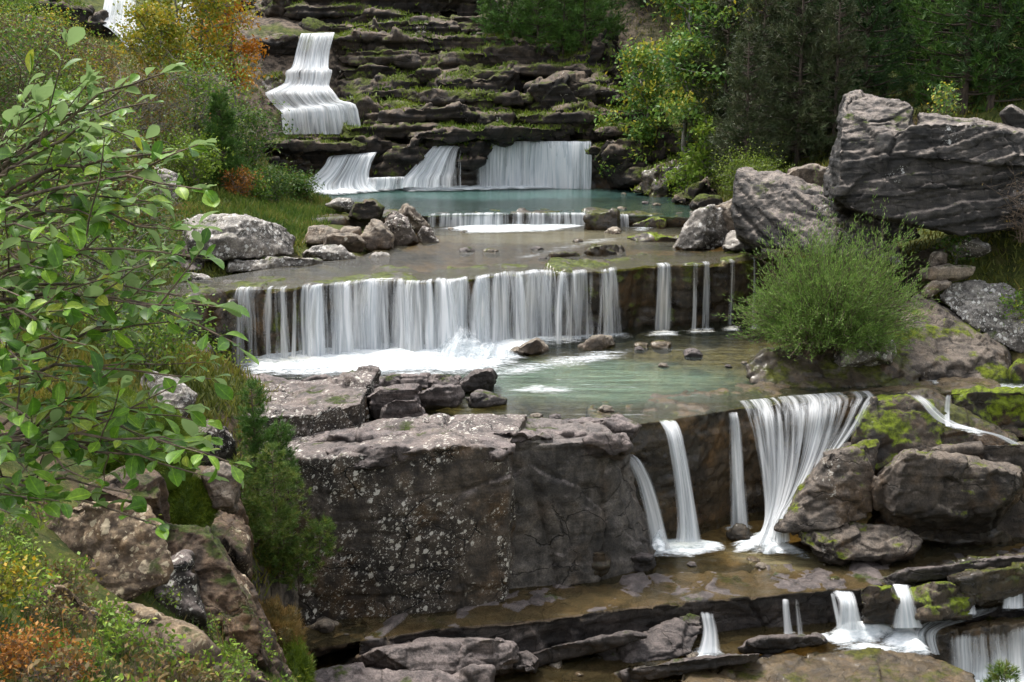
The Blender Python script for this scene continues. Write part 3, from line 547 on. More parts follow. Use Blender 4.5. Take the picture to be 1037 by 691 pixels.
# ------------------------------------------------------------------ left shore of the middle pool
lb_ = [
 ([(183, 262), (185, 224), (200, 218), (250, 219), (285, 228), (302, 240), (300, 258), (260, 262), (200, 268)], 35.6, 3.0, 'long lichen covered boulder above the left shore of the middle pool', M_PALE),
 ([(205, 270), (230, 263), (300, 260), (330, 262), (334, 270), (300, 274), (210, 276)], 34.3, 1.4, 'flat pale slab at the waterline under the long lichen boulder', M_PALE),
 ([(165, 264), (180, 246), (205, 248), (210, 262), (205, 278), (170, 282)], 34.4, 1.2, 'dark square rock left of the flat waterline slab', M_WALL),
 ([(170, 285), (185, 276), (215, 280), (222, 292), (190, 298)], 32.6, 1.0, 'pale flake at the left end of the middle lip', M_PALE),
 ([(196, 330), (205, 302), (228, 298), (240, 304), (240, 330), (215, 372), (196, 368)], 29.6, 1.2, 'wet rounded rock at the left end of the middle waterfall', M_WET),
 ([(168, 385), (176, 352), (205, 346), (218, 362), (212, 392)], 27.0, 1.2, 'dark rock beneath the overhanging leaves left of the foam', M_SLABD),
 ([(305, 258), (318, 248), (345, 247), (362, 262), (350, 268), (310, 266)], 36.0, 1.0, 'smooth grey slab dipping into the middle pool', M_PALE),
 ([(325, 252), (332, 238), (362, 236), (372, 246), (365, 256), (335, 256)], 37.8, 1.4, 'broad tan block in the middle of the left rubble heap', M_TAN),
 ([(358, 238), (366, 222), (384, 222), (400, 240), (398, 252), (372, 254)], 38.6, 1.6, 'pointed tan boulder in the left rubble heap', M_TAN),
 ([(384, 232), (396, 214), (412, 222), (424, 246), (405, 252), (390, 250)], 39.8, 1.6, 'tall dark boulder right of the pointed tan boulder', M_WALL),
 ([(398, 214), (404, 204), (418, 208), (436, 230), (425, 236), (408, 230)], 42.6, 1.4, 'reddish leaning slab at the tip of the left rubble heap', M_TAN),
 ([(420, 242), (428, 228), (440, 232), (448, 246), (430, 250)], 40.2, 1.0, 'dark low stone at the outer end of the left rubble heap', M_WALL),
 ([(353, 220), (358, 204), (378, 202), (390, 210), (384, 222), (362, 224)], 44.0, 1.6, 'mossy grey rock at the back of the left rubble heap', M_CLIFF),
 ([(330, 208), (340, 200), (356, 200), (362, 214), (345, 216)], 46.0, 1.2, 'small grey rock on the grassy point', M_PALE),
 ([(306, 248), (314, 230), (338, 226), (346, 238), (325, 250)], 38.6, 1.2, 'small brown boulder against the grass left of the rubble heap', M_TAN),
 ([(340, 240), (350, 230), (366, 230), (366, 242), (350, 246)], 39.6, 1.0, 'brown stone stacked above the broad tan block', M_TAN),
 ([(372, 262), (380, 254), (394, 258), (396, 266), (376, 268)], 36.6, .6, 'small pale pebble stone at the water by the rubble heap', M_PALE),
 ([(345, 266), (352, 257), (370, 262), (374, 268), (350, 270)], 36.2, .6, 'grey stone half in the water by the rubble heap', M_WALL),
 ([(150, 215), (148, 180), (160, 168), (180, 176), (184, 192), (176, 212)], 39.0, 2.0, 'weathered pale rock among the left bushes', M_PALE),
]
for s, y, dp, lb, m in lb_:
    rock('boulder' if y > 35 and dp > 1.1 else 'stone', lb, [solid(s, y, dp)], m, .06, cat='boulder' if dp > 1.1 else 'stone', **BLD)
# ------------------------------------------------------------------ near left bank
nb = [
 ([(60, 640), (90, 560), (150, 525), (215, 540), (262, 600), (300, 700), (290, 760), (60, 760)], 13.4, 2.4, 'rough brown outcrop at the foot of the left bank', M_BROWN),
 ([(-30, 640), (0, 600), (60, 590), (120, 625), (130, 680), (40, 700)], 9.4, 1.0, 'low dark brown rock half buried in the bottom left grass', M_LICH),
 ([(120, 690), (150, 665), (230, 672), (275, 690), (270, 730), (120, 730)], 11.6, 1.2, 'dark rock at the bottom edge below the boulder with lichen plates', M_BROWN),
 ([(150, 470), (175, 430), (235, 430), (245, 470), (230, 500), (160, 500)], 19.0, 1.4, 'dark rock under the left end of the square lichen block', M_WALL),
 ([(10, 560), (30, 525), (60, 512), (110, 510), (150, 512), (168, 545), (170, 590), (120, 625), (50, 610)], 11.6, 2.0, 'tan lichen crusted boulder under the leafy branches', M_LICH),
 ([(40, 640), (60, 600), (130, 610), (200, 640), (232, 655), (230, 676), (190, 690), (80, 700)], 10.6, 1.6, 'long brown boulder with pale lichen plates at the bottom left', M_LICH),
 ([(150, 600), (160, 560), (185, 545), (195, 575), (215, 640), (210, 660), (170, 640)], 12.4, 1.4, 'dark wet looking rock face between the two lichen boulders', M_WALL),
 ([(188, 640), (192, 560), (215, 545), (240, 580), (262, 640), (280, 691), (270, 720), (220, 720)], 14.2, 1.6, 'steep dark rock with white streaks beside the pine scrub', M_WALL),
 ([(150, 520), (170, 470), (225, 460), (250, 520), (255, 600), (200, 620)], 16.5, 2.0, 'shaded rock behind the pine scrub', M_BROWN),
 ([(205, 480), (225, 468), (245, 480), (240, 520), (212, 520)], 15.5, .8, 'pale brown stone among the pine scrub', M_TAN),
 ([(60, 520), (90, 490), (130, 470), (160, 480), (170, 530), (100, 545)], 13.4, 1.2, 'black overhang above the tan lichen boulder', M_BROWN),
 ([(135, 395), (150, 375), (180, 385), (200, 400), (190, 425), (150, 425)], 20, 1.4, 'white speckled stone at the edge of the moss', M_PALE),
]
for s, y, dp, lb, m in nb:
    rock('boulder' if 'boulder' in lb else 'rock', lb, [solid(s, y, dp, .78, .85)], m, .03, cat='boulder' if 'boulder' in lb else 'rock', **BLD)

# small stones breaking the water
sp_ = [rock('stone', 'small wet stone breaking the surface of the pools', [solid([(500, 300), (506, 292), (522, 291), (530, 298), (526, 306), (504, 307)], 26, .5)], m_, .04, cat='stone', group='small wet stones in the pools', lump=.02, chunk=.08, cs=2, crack=.02, strata=.02, fine=.03) for m_ in (M_WETB, M_SLABD, M_TAN)]
rq = random.Random(31); spots_ = [(P(rq.uniform(430, 720), rq.uniform(232, 262), Z1), Z1) for _ in range(10)] + [(P(rq.uniform(620, 760), rq.uniform(345, 372), Z2), Z2) for _ in range(7)] + [(P(rq.uniform(540, 640), rq.uniform(414, 425), Z2), Z2) for _ in range(4)] + [(P(rq.uniform(690, 930), rq.uniform(562, 592), Z3), Z3) for _ in range(7)] + [(P(rq.uniform(540, 780), rq.uniform(664, 685), -.15), -.15) for _ in range(8)] + [(P(rq.uniform(620, 720), rq.uniform(193, 212), Z0), Z0) for _ in range(6)]
for i, (p, z) in enumerate(spots_):
    o = sp_[i % 3] if i < 3 else sp_[i % 3].copy()
    if i >= 3: COL.objects.link(o)
    k = rq.uniform(.25, .7) * (1.0 if p[1] < 30 else 1.5); o.scale = (k, k, k * .8); o.rotation_euler = (0, 0, rq.random() * 6.28); o.location = (p[0], p[1], z - .27 * k * rq.uniform(.6, 1.0))

for sl_, y_, lb_s in (([(600, 690), (640, 676), (740, 662), (770, 662), (765, 670), (680, 686), (620, 698)], 18.9, 'long thin dark ledge tilting up to the right at the bottom edge'), ([(520, 668), (560, 654), (640, 640), (655, 644), (600, 662), (540, 676)], 19.5, 'narrow dark plate of rock left of the tilted dark slab'), ([(745, 656), (770, 646), (830, 643), (838, 650), (790, 660), (750, 663)], 19.75, 'flat wet plate of rock in the shallows below the bottom ledge'), ([(880, 588), (920, 576), (1000, 566), (1060, 560), (1060, 572), (960, 584), (890, 596)], 21.3, 'long wet tilted plate at the right end of the brown pool')):
    rock('rock_slab', lb_s, [solid(sl_, y_, .8, .95, .95, chop=1)], M_SLABD, .035, cat='rock slab', lump=.02, chunk=.07, cs=1.2, crack=.03, strata=.05, th=.12, groove=.03, fine=.03, fs=5)
# ------------------------------------------------------------------ layered cliff behind
cl = [
 ([(258, 140), (262, 118), (280, 108), (292, 116), (294, 134), (280, 146)], 61.8, 1.6, 'black rock at the left foot of the tall cascade'),
 ([(240, 120), (245, 92), (262, 84), (280, 92), (276, 118), (255, 128)], 62.6, 2.0, 'dark stepped rock half hidden by the orange tree'),
 ([(296, 34), (302, 22), (345, 20), (350, 34), (335, 40), (300, 42)], 68.5, 2.0, 'flat dark rock the tall cascade springs from'),
 ([(380, 40), (390, 22), (450, 24), (470, 40), (440, 52), (395, 50)], 68.0, 2.5, 'square dark block on the upper terrace'),
 ([(470, 40), (480, 18), (560, 14), (620, 22), (610, 44), (520, 48)], 69.5, 2.5, 'long brown ledge behind the small pines'),  # outline, depth, thickness, label
 ([(255, 150), (260, 140), (300, 136), (360, 138), (400, 142), (400, 152), (330, 172), (260, 180)], 61.0, 2.5, 'long dark shelf left of the upper falls'),
 ([(200, 178), (210, 156), (262, 150), (330, 156), (335, 178), (300, 186), (220, 190)], 59.5, 2.0, 'black wet wall under the long dark shelf'),
 ([(378, 178), (384, 158), (400, 146), (430, 143), (440, 150), (425, 170), (405, 182)], 58.6, 1.2, 'mossy rounded rock splitting the upper waterfall'),
 ([(462, 160), (466, 146), (495, 142), (500, 150), (495, 164), (470, 170)], 58.8, 1.0, 'small mossy rock on the lip of the upper waterfall'),
 ([(365, 138), (366, 112), (380, 106), (440, 104), (455, 120), (450, 138)], 62.5, 2.5, 'mossy blocky step right of the tall upper cascade'),
 ([(336, 104), (340, 84), (370, 80), (430, 80), (442, 90), (430, 104), (380, 110)], 64.0, 2.5, 'broad slab step beside the tall upper cascade'),
 ([(336, 82), (340, 68), (380, 66), (460, 68), (470, 78), (440, 84)], 65.0, 2.5, 'thin bedded step above the broad slab step'),
 ([(334, 68), (336, 40), (350, 32), (400, 34), (440, 42), (455, 62), (430, 72)], 66.5, 3.0, 'moss topped bastion right of the head of the tall cascade'),
 ([(425, 100), (440, 80), (480, 68), (520, 72), (540, 90), (520, 108), (460, 112)], 63.5, 2.5, 'angular brown block in the middle of the cliff'),
 ([(440, 134), (450, 112), (490, 108), (540, 112), (560, 130), (540, 138)], 62.0, 2.2, 'dark lower shelf in the middle of the cliff'),
 ([(520, 112), (530, 88), (570, 78), (610, 80), (620, 100), (600, 116), (550, 118)], 62.5, 2.5, 'jutting brown block right of the middle of the cliff'),
 ([(540, 138), (548, 126), (570, 124), (580, 134), (572, 142), (550, 142)], 60.6, 1.0, 'lone pointed stone on the shelf above the upper waterfall'),
 ([(555, 130), (560, 112), (600, 106), (640, 112), (650, 136), (600, 142)], 61.0, 2.0, 'grassy dark ledge above the right end of the upper waterfall'),
 ([(592, 165), (598, 146), (630, 140), (670, 142), (690, 165), (670, 190), (610, 192)], 58.0, 2.0, 'dark broken rock at the right end of the upper waterfall'),
 ([(640, 195), (650, 172), (690, 160), (720, 165), (725, 190), (700, 202), (660, 204)], 55.0, 2.0, 'jagged black rock over the right side of the turquoise pool'),
 ([(680, 205), (690, 190), (720, 184), (740, 192), (738, 206), (710, 212)], 50.0, 1.6, 'mossy stone on the right bank of the turquoise pool'),
 ([(455, 62), (460, 40), (500, 34), (560, 44), (600, 60), (600, 80), (520, 76)], 67.0, 3.0, 'ragged upper ledge under the small pines'),
 ([(590, 60), (610, 30), (640, 40), (650, 80), (630, 100), (600, 96)], 66.0, 2.5, 'steep broken rock among the right shrubs'),
 ([(262, 70), (268, 42), (285, 34), (305, 38), (300, 66), (275, 78)], 65.5, 2.5, 'mossy dark rock left of the head of the tall cascade'),
 ([(255, 110), (262, 80), (285, 72), (292, 90), (280, 120), (262, 130)], 63.5, 2.0, 'black step left of the tall cascade'),
 ([(255, 40), (262, 14), (340, 10), (420, 14), (480, 20), (480, 42), (400, 44), (300, 36)], 70.0, 3.5, 'dark wall of the upper terrace'),
 ([(262, 14), (270, -6), (340, -12), (500, -14), (560, -6), (560, 12), (480, 18), (340, 12)], 71.5, 4.0, 'pale banded rim at the top of the cliff'),
 ([(200, 40), (205, 10), (240, -5), (275, 0), (275, 40), (230, 55)], 74.0, 3.5, 'brown outcrop between the orange tree and the cliff top'),
 ([(60, 45), (75, 20), (110, 12), (118, 40), (100, 60)], 66.5, 2.0, 'dark rock left of the far waterfall'),
 ([(120, 75), (118, 52), (150, 42), (180, 60), (170, 90), (140, 95)], 64.8, 2.0, 'black rock under the far waterfall'),
 ([(-20, 50), (0, 20), (50, 18), (80, 34), (70, 58), (10, 66)], 55.0, 3.0, 'layered tan outcrop on the upper left hillside'),
 ([(0, 24), (10, 4), (60, -4), (90, 8), (80, 30), (20, 34)], 60.0, 3.0, 'upper step of the tan outcrop on the left hillside'),
]
for s, y, dp, lb in cl:
    tan = 'tan' in lb or 'brown' in lb
    rock('rock_ledge', lb, [solid(s, y, dp, .92, .92)], M_CLIFF if not ('black' in lb) else M_WET, .11, cat='cliff rock', group='ledges of the layered cliff', lump=.16, ls=.3, chunk=.5, cs=.55, crack=.10, strata=.3, th=.38, groove=.15, fine=.14, fs=2.5)

rg = random.Random(12)
RUB = 'angular block of broken rock in the rubble of the layered cliff'
for i in range(46):
    u = rg.uniform(350, 690); v = rg.uniform(20, 150) if u < 600 else rg.uniform(100, 195); w_ = rg.uniform(9, 34); h_ = w_ * rg.uniform(.28, .6)
    Y = 71.5 - (v - 10) * .082 - rg.uniform(.6, 1.6); k = rg.uniform(-.25, .25)
    sil = [(u - w_, v + k * w_ * .5), (u - w_ * rg.uniform(.5, .9), v - h_), (u + w_ * rg.uniform(.2, .8), v - h_ * rg.uniform(.7, 1.1) - k * w_ * .4), (u + w_, v - k * w_ * .5), (u + w_ * .8, v + h_ * .7), (u - w_ * .8, v + h_ * .8)]
    rock('stone', RUB, [solid(sil, Y, w_ / 14, .9, .9)], M_CLIFF, .11, cat='cliff rock', group='blocks in the rubble of the layered cliff', lump=.05, ls=.3, chunk=.3, cs=.8, crack=.05, strata=.12, th=.3, groove=.06, fine=.09, fs=2.5, seed=i)

BED = 'long thin bedding shelf running across the layered cliff'
for i, (u, v, w_) in enumerate([(400, 30, 110), (520, 24, 90), (400, 60, 60), (450, 77, 80), (560, 72, 60), (400, 96, 50), (480, 100, 70), (590, 96, 50), (430, 118, 70), (530, 122, 80), (620, 116, 50), (400, 134, 60), (500, 137, 90), (300, 148, 70), (240, 165, 60), (640, 132, 40), (330, 12, 80), (440, 46, 70)]):
    hh = rg.uniform(4, 7); Y = 71.5 - (v - 10) * .082 - rg.uniform(1.2, 2.0); tl_ = rg.uniform(-4, 4)
    sil = [(u - w_, v + tl_), (u - w_ * .8, v - hh + tl_), (u - w_ * .1, v - hh * rg.uniform(.8, 1.3)), (u + w_ * .85, v - hh - tl_), (u + w_, v - tl_), (u + w_ * .7, v + hh - tl_), (u - w_ * .9, v + hh + tl_)]
    rock('rock_ledge', BED, [solid(sil, Y, 2.4, .95, .95, chop=3)], M_CLIFF, .10, cat='cliff rock', group='bedding shelves of the layered cliff', lump=.08, ls=.3, chunk=.35, cs=.6, crack=.05, strata=.25, th=.2, groove=.08, fine=.09, fs=2.5, seed=60 + i)
# ------------------------------------------------------------------ falling water
def fall_mat():
    t = NT('falling_water'); uv = t.n('UVMap').outputs[0]; de = t.attr('dens')
    wv = t.map(uv, (1, .10, 1))
    d1 = t.noise(t.map(uv, (2.6, .16, 1)), 1.0, 4, .55, .3); d2 = t.noise(t.map(uv, (6, .34, 1)), 1.0, 5, .52, .5); d3 = t.noise(t.map(uv, (20, .6, 1)), 1.0, 4, .55)
    s = t.math('ADD', t.math('MULTIPLY', d1, .36), t.math('ADD', t.math('MULTIPLY', d2, .48), t.math('MULTIPLY', d3, .16)))
    a = t.math('ADD', t.math('MULTIPLY', t.math('SUBTRACT', s, .5), 3.4), t.math('SUBTRACT', t.math('MULTIPLY', de, 1.3), .56), clamp=True)
    a = t.math('MULTIPLY', a, .95)
    c = t.mix(t.ss(t.math('ADD', t.math('MULTIPLY', d3, .5), t.math('MULTIPLY', d2, .5)), .38, .6), (.66, .71, .75), (.90, .91, .92))
    sh = t.n('MixShader', {0: .35, 1: t.n('BsdfDiffuse', {'Color': c}).outputs[0], 2: t.n('BsdfTranslucent', {'Color': c}).outputs[0]}).outputs[0]
    sh = t.n('MixShader', {0: a, 1: t.n('BsdfTransparent').outputs[0], 2: sh}).outputs[0]
    return t.done(sh)
def foam_mat():
    t = NT('white_foam'); w = t.obj(); de = t.attr('dens')
    s = t.math('ADD', t.math('MULTIPLY', t.noise(t.map(w, (.55, 2.4, 1.4)), 1.7, 8, .68, 1.2), .6), t.math('MULTIPLY', t.noise(t.map(w, (1, 1.6, 1)), 9, 6, .7), .4))
    a = t.math('ADD', t.math('MULTIPLY', t.math('SUBTRACT', s, .5), 3.4), t.math('SUBTRACT', t.math('MULTIPLY', de, 1.35), .36), clamp=True)
    a = t.math('MULTIPLY', t.math('MULTIPLY', a, t.ss(de, 0., .35)), .95)
    c = t.mix(t.ss(s, .4, .6), (.52, .58, .61), (.80, .82, .83))
    sh = t.n('MixShader', {0: a, 1: t.n('BsdfTransparent').outputs[0], 2: t.n('BsdfDiffuse', {'Color': c}).outputs[0]}).outputs[0]
    return t.done(sh)
M_FALL, M_FOAM = fall_mat(), foam_mat()

def resample(pl, n):
    pl = np.array(pl, float); d = np.concatenate([[0], np.cumsum(np.linalg.norm(np.diff(pl, axis=0), axis=1))]); x = np.linspace(0, d[-1], n)
    return np.stack([np.interp(x, d, pl[:, i]) for i in range(pl.shape[1])], 1)
def smooth_rows(rows, n):
    """rows (r, m, 3) -> n rows, Catmull-Rom through them by arc length"""
    R = np.array(rows, float); r = len(R); L = np.concatenate([[0], np.cumsum(np.linalg.norm(np.diff(R, axis=0), axis=2).mean(1))]); x = np.linspace(0, L[-1], n)
    out = []
    for xx in x:
        i = min(r - 2, max(0, np.searchsorted(L, xx, 'right') - 1)); f = (xx - L[i]) / max(1e-6, L[i + 1] - L[i])
        p0, p1, p2, p3 = R[max(0, i - 1)], R[i], R[i + 1], R[min(r - 1, i + 2)]
        out.append(.5 * ((2 * p1) + (p2 - p0) * f + (2 * p0 - 5 * p1 + 4 * p2 - p3) * f ** 2 + (3 * p1 - p0 - 3 * p2 + p3) * f ** 3))
    return np.array(out), x
def sheet_mesh(name, rows, dens, step=.04, nv=30, amp=.05, seed=0, vary=1.0):
    """rows: 3D polylines top to bottom with streamlines between them; dens(s, t) in 0..1"""
    w = max(np.linalg.norm(np.diff(np.array(r, float), axis=0), axis=1).sum() for r in rows); nu = int(max(8, w / step))
    G, L = smooth_rows([resample(r, nu) for r in rows], nv)
    s = np.linspace(0, 1, nu); t = np.linspace(0, 1, nv); SS, TT = np.meshgrid(s, t)
    strand = fbm(np.stack([SS.ravel() * w * 3.5 + seed * 9, TT.ravel() * .8, TT.ravel() * 0], 1), 4, seed).reshape(SS.shape)
    G = G.copy(); G[:, :, 1] -= amp * strand * np.sqrt(TT) * 1.6; G[:, :, 2] += amp * .25 * strand * (TT > .02); G[:, :, 0] += amp * 1.2 * TT * fbm(np.stack([SS.ravel() * w * 2 + seed * 4, TT.ravel() * 1.5, SS.ravel() * 0 + 9], 1), 2, seed + 6).reshape(SS.shape)
    uv = np.stack([SS.ravel() * w + seed * 13.7, np.repeat(L, nu) + seed * 3.1], 1)
    sw = SS.ravel() * w; var = fbm(np.stack([sw * .9 + seed * 5, TT.ravel() * .35, sw * 0 + 2], 1), 3, seed + 3) * .34 + fbm(np.stack([sw * 4 + seed * 5, TT.ravel() * .6, sw * 0 + 5], 1), 2, seed + 4) * .26
    dn = np.clip(dens(SS, TT) + vary * var.reshape(SS.shape) * np.clip(dens(SS, TT) * 3, 0, 1), 0, 1.2)
    return G.reshape(-1, 3), grid_faces(nv, nu), uv, dn.ravel()
def water_part(name, rows, dens, parent, mat=None, **kw):
    V, Fq, uv, dn = sheet_mesh(name, rows, dens, **kw); b = np.array(parent.location)
    return link(name, mesh_np(name, V - b, Fq, mat or M_FALL, {'dens': dn}, True, uv), parent)
def foam_part(poly, z, parent, h=.12, step=.12, edge=.6, seed=0, name='foam', strength=1.0):
    """lumpy sheet of white water lying on plane z inside a pixel polygon"""
    W_ = np.array([P(u, v, z) for u, v in poly]); lo, hi = W_.min(0) - .1, W_.max(0) + .1
    nx, ny = int((hi[0] - lo[0]) / step) + 2, int((hi[1] - lo[1]) / step) + 2
    X, Y = np.meshgrid(np.linspace(lo[0], hi[0], nx), np.linspace(lo[1], hi[1], ny)); x, y = X.ravel(), Y.ravel()
    ins = inside(W_, x, y); dmin = np.full(x.shape, 9.)
    for i in range(len(W_)):
        a, c = W_[i][:2], W_[(i + 1) % len(W_)][:2]; ab = c - a; tt = np.clip(((x - a[0]) * ab[0] + (y - a[1]) * ab[1]) / max(1e-9, ab @ ab), 0, 1)
        dmin = np.minimum(dmin, np.hypot(x - a[0] - tt * ab[0], y - a[1] - tt * ab[1]))
    dn = np.where(ins, np.clip(dmin / edge, 0, 1), 0) * strength
    p = np.stack([x, y, x * 0 + seed], 1)
    zz = z + .015 + h * dn * (.5 + .5 * fbm(p * 2.2, 4, seed)) * (.6 + .4 * dn)
    V = np.stack([x, y, zz], 1); Fq = grid_faces(ny, nx); keep = dn[Fq].max(1) > 0; Fq = Fq[keep]
    used = np.unique(Fq); re = np.full(len(V), -1); re[used] = np.arange(len(used))
    b = np.array(parent.location)
    return link(name, mesh_np(name, V[used] - b, re[Fq], M_FOAM, {'dens': dn[used]}, True), parent)
def lip_rows(lip, z, zb, v0=.55, up=.5, lift=.03):
    """rows of a free fall over a lip given in pixels on plane z"""
    L = np.array([P(c[0], c[1], z) if len(c) == 2 else c for c in lip], float); rows = []
    for dy, dz in ((up, lift), (up * .3, lift), (0, lift - .01)): rows.append(L + np.array([0, dy, dz]))
    H = z - zb; sg = np.concatenate([[0], np.cumsum(np.linalg.norm(np.diff(L, axis=0), axis=1))]); vv = v0 * (1 + .5 * n1(sg * .9 + z * 7, 3) + .35 * n1(sg * 2.7, 5))[:, None]
    for q in (.06, .16, .3, .5, .75, 1.0): rows.append(L + vv * np.array([[0, -math.sqrt(2 * H * q / 9.8), 0]]) + np.array([0, 0, -H * q]))
    return rows
def cut(lip, a, b, n=24):
    l = np.array(lip, float); u = np.linspace(a, b, n); return [(x, float(np.interp(x, l[:, 0], l[:, 1]))) for x in u]
def du(lst, a, b):
    """density along the lip from (pixel u, density) pairs"""
    l = np.array(lst, float); return lambda s, t: np.interp(a + s * (b - a), l[:, 0], l[:, 1]) * (.78 + .22 * np.clip(t * 5, 0, 1) + .18 * t)
def P3(*pts): return [D(u, v, y) for u, v, y in pts]

# the wide middle fall
wf = empty('waterfall', P(500, 362, Z2), 'wide silky waterfall curtain crossing the middle of the river', 'waterfall')
main = [(236, .35), (244, .62), (262, .72), (292, .62), (303, .8), (320, .95), (378, .92), (386, .45), (396, .38), (404, .85), (430, .98), (500, .98), (520, .8), (540, .72), (556, .62), (575, .72), (590, .5), (598, .42), (606, .8), (616, .85), (622, .3), (632, .12), (645, .1)]
d_ = du(main, 236, 645); water_part('water_curtain', lip_rows(cut(LIP1, 236, 645, 60), Z1, Z2 - .02, .42), (lambda s, t: .66 * d_(s, t)), wf, seed=1, step=.035, amp=.09)
def lip_strand(lip, u, w, z, zb, v0, dens, parent, seed, flare=1.4, drift=0.0):
    """one coherent tongue of water: narrow on the lip, wider below, soft at both sides"""
    rows = lip_rows(cut(lip, u - w / 2, u + w / 2, 8), z, zb, v0); m = len(rows); out_ = []
    for i, r in enumerate(rows):
        q = max(0, (i - 2) / (m - 3)); c = r.mean(0); r2 = r.copy(); k = .7 + (flare - .7) * q ** .7; r2[:, 0] = c[0] + (r[:, 0] - c[0]) * k + drift * q; out_.append(r2)
    water_part('water_strand', out_, lambda s, t: dens * np.clip(4 * s * (1 - s), 0, 1) ** .8 * (.75 + .3 * np.clip(t * 3, 0, 1)) * np.clip(t * 12, 0, 1), parent, step=.03, seed=seed, amp=.07, nv=26)
rq = random.Random(44); ml = np.array(main, float)
for k in range(44):
    u = 240 + (k + rq.random()) * 400 / 44; dn = float(np.interp(u, ml[:, 0], ml[:, 1]))
    if dn < .4 and rq.random() < .6: continue
    lip_strand(LIP1, u, rq.uniform(7, 30), Z1, Z2 - .02, rq.uniform(.35, .95), dn * rq.uniform(.85, 1.15), wf, 200 + k, rq.uniform(.95, 1.5), rq.uniform(-.08, .08))
foam_part([(225, 372), (245, 352), (420, 343), (640, 336), (650, 344), (560, 352), (520, 378), (470, 384), (330, 386), (240, 384)], Z2, wf, h=.2, edge=1.0, seed=2, strength=1.0)
foam_part([(505, 395), (540, 388), (590, 391), (600, 396), (560, 402), (515, 400)], Z2, wf, h=.02, edge=.5, seed=5, strength=.6)
foam_part([(450, 378), (520, 366), (600, 352), (660, 352), (640, 366), (560, 380), (500, 390)], Z2, wf, h=.05, edge=.9, seed=6, strength=.55)
def puff(u, v, y, w, h, parent, seed=0, n=3):
    for k in range(n):
        rows = []
        for j, q in enumerate(np.linspace(1, 0, 7)):
            ww = w * (1 - q ** 1.6 * .75); rows.append([D(u, v, y) + np.array([x * ww, -.35 * (1 - q) - .15 * k + .2 * x * x, q * h * (1 - .5 * x * x)]) for x in np.linspace(-1, 1, 12)])
        water_part('spray', rows, lambda s, t: .85 * np.clip(1 - (2 * s - 1) ** 2, 0, 1) * np.clip(t * 1.3, 0, 1), parent, M_FOAM, seed=seed + k, step=.05, nv=16, amp=.25)
puff(470, 358, 30.2, .95, .95, wf, 11)
puff(500, 358, 30.4, .8, .5, wf, 14)
st = [(658, 684, .62, 'broad thin waterfall strand right of the wide curtain'), (700, 708, .42, 'thread of water falling beside a mossy patch of the middle ledge'), (711, 721, .6, 'narrow double strand of water on the middle ledge'), (735, 747, .62, 'last narrow strand of water left of the willow bush'), (762, 767, .35, 'faint thread of water just behind the willow bush')]
for a, b, dn, lb in st:
    w_ = empty('waterfall_strand', P((a + b) / 2, 335, Z2), lb, 'waterfall', 'thin strands on the middle ledge')
    water_part('water_curtain', lip_rows(cut(LIP1, a, b, 8), Z1, Z2 - .02, .35), (lambda s, t, dn=dn: (dn + .2 * t) * np.clip(3 * np.minimum(s, 1 - s) + .15, 0, 1)), w_, step=.025, seed=a, amp=.05)
    f_ = [P(a - 8, 0 + 335, Z2)]; c_ = lip_rows(cut(LIP1, a, b, 3), Z1, Z2, .35)[-1][1]
    uu = (a + b) / 2; hw = (b - a) / 2 + 8; vv = 337 - (uu - 660) * .07
    foam_part([(uu - hw, vv), (uu, vv - 4), (uu + hw, vv), (uu + hw, vv + 5), (uu - hw, vv + 6)], Z2, w_, h=.02, edge=.4, seed=a, step=.08, strength=.7)

# lower right: the fan, and the strands left of it
fan = empty('waterfall', P(790, 548, Z3), 'fan shaped waterfall narrowing onto the tilted boulder at lower right', 'waterfall')
fr = []
Lf = [(753, 414, 25.7, 25.1), (765, 424, 25.0, 24.6)]
top = [D(*c) for c in []]
def fan_rows(push):
    top0 = [P(u, v, Z2 + .05) + np.array([0, .5, 0]) for u, v in cut(LIP2, 753, 888, 30)]; top1 = [P(u, v, Z2 + .05) for u, v in cut(LIP2, 753, 888, 30)]
    def row(l, r, bow): return [D(l[0] + (r[0] - l[0]) * s, l[1] + (r[1] - l[1]) * s + bow * math.sin(s * math.pi), l[2] + (r[2] - l[2]) * s - push) for s in np.linspace(0, 1, 30)]
    return [top0, top1, row((758, 424, 24.3), (884, 408, 24.7), 2), row((764, 448, 24.0), (872, 428, 24.3), 5), row((770, 480, 23.7), (850, 456, 23.9), 7), row((773, 510, 23.4), (822, 490, 23.4), 6), row((772, 532, 23.1), (799, 516, 23.1), 4), row((762, 552, 22.8), (800, 548, 22.7), 2)]
for k, pz in enumerate((0, .12)):
    water_part('water_curtain', fan_rows(pz), (lambda s, t, k=k: (.62 - .08 * k + .36 * np.clip(t * 1.4 - .5, 0, 1) + .3 * np.clip(s - .75, 0, 1) * np.clip(3 * t, 0, 1)) * np.clip(12 * np.minimum(s, 1 - s) + .5, 0, 1)), fan, step=.03, nv=36, seed=21 + k, amp=.05)
foam_part([(735, 552), (760, 540), (790, 538), (800, 548), (822, 560), (828, 572), (800, 566), (770, 564), (740, 562)], Z3, fan, h=.3, edge=.4, seed=8, step=.06, strength=1.1)
puff(778, 553, 22.75, .32, .35, fan, 31, 2)
LA = [(628, 460), (650, 461)]
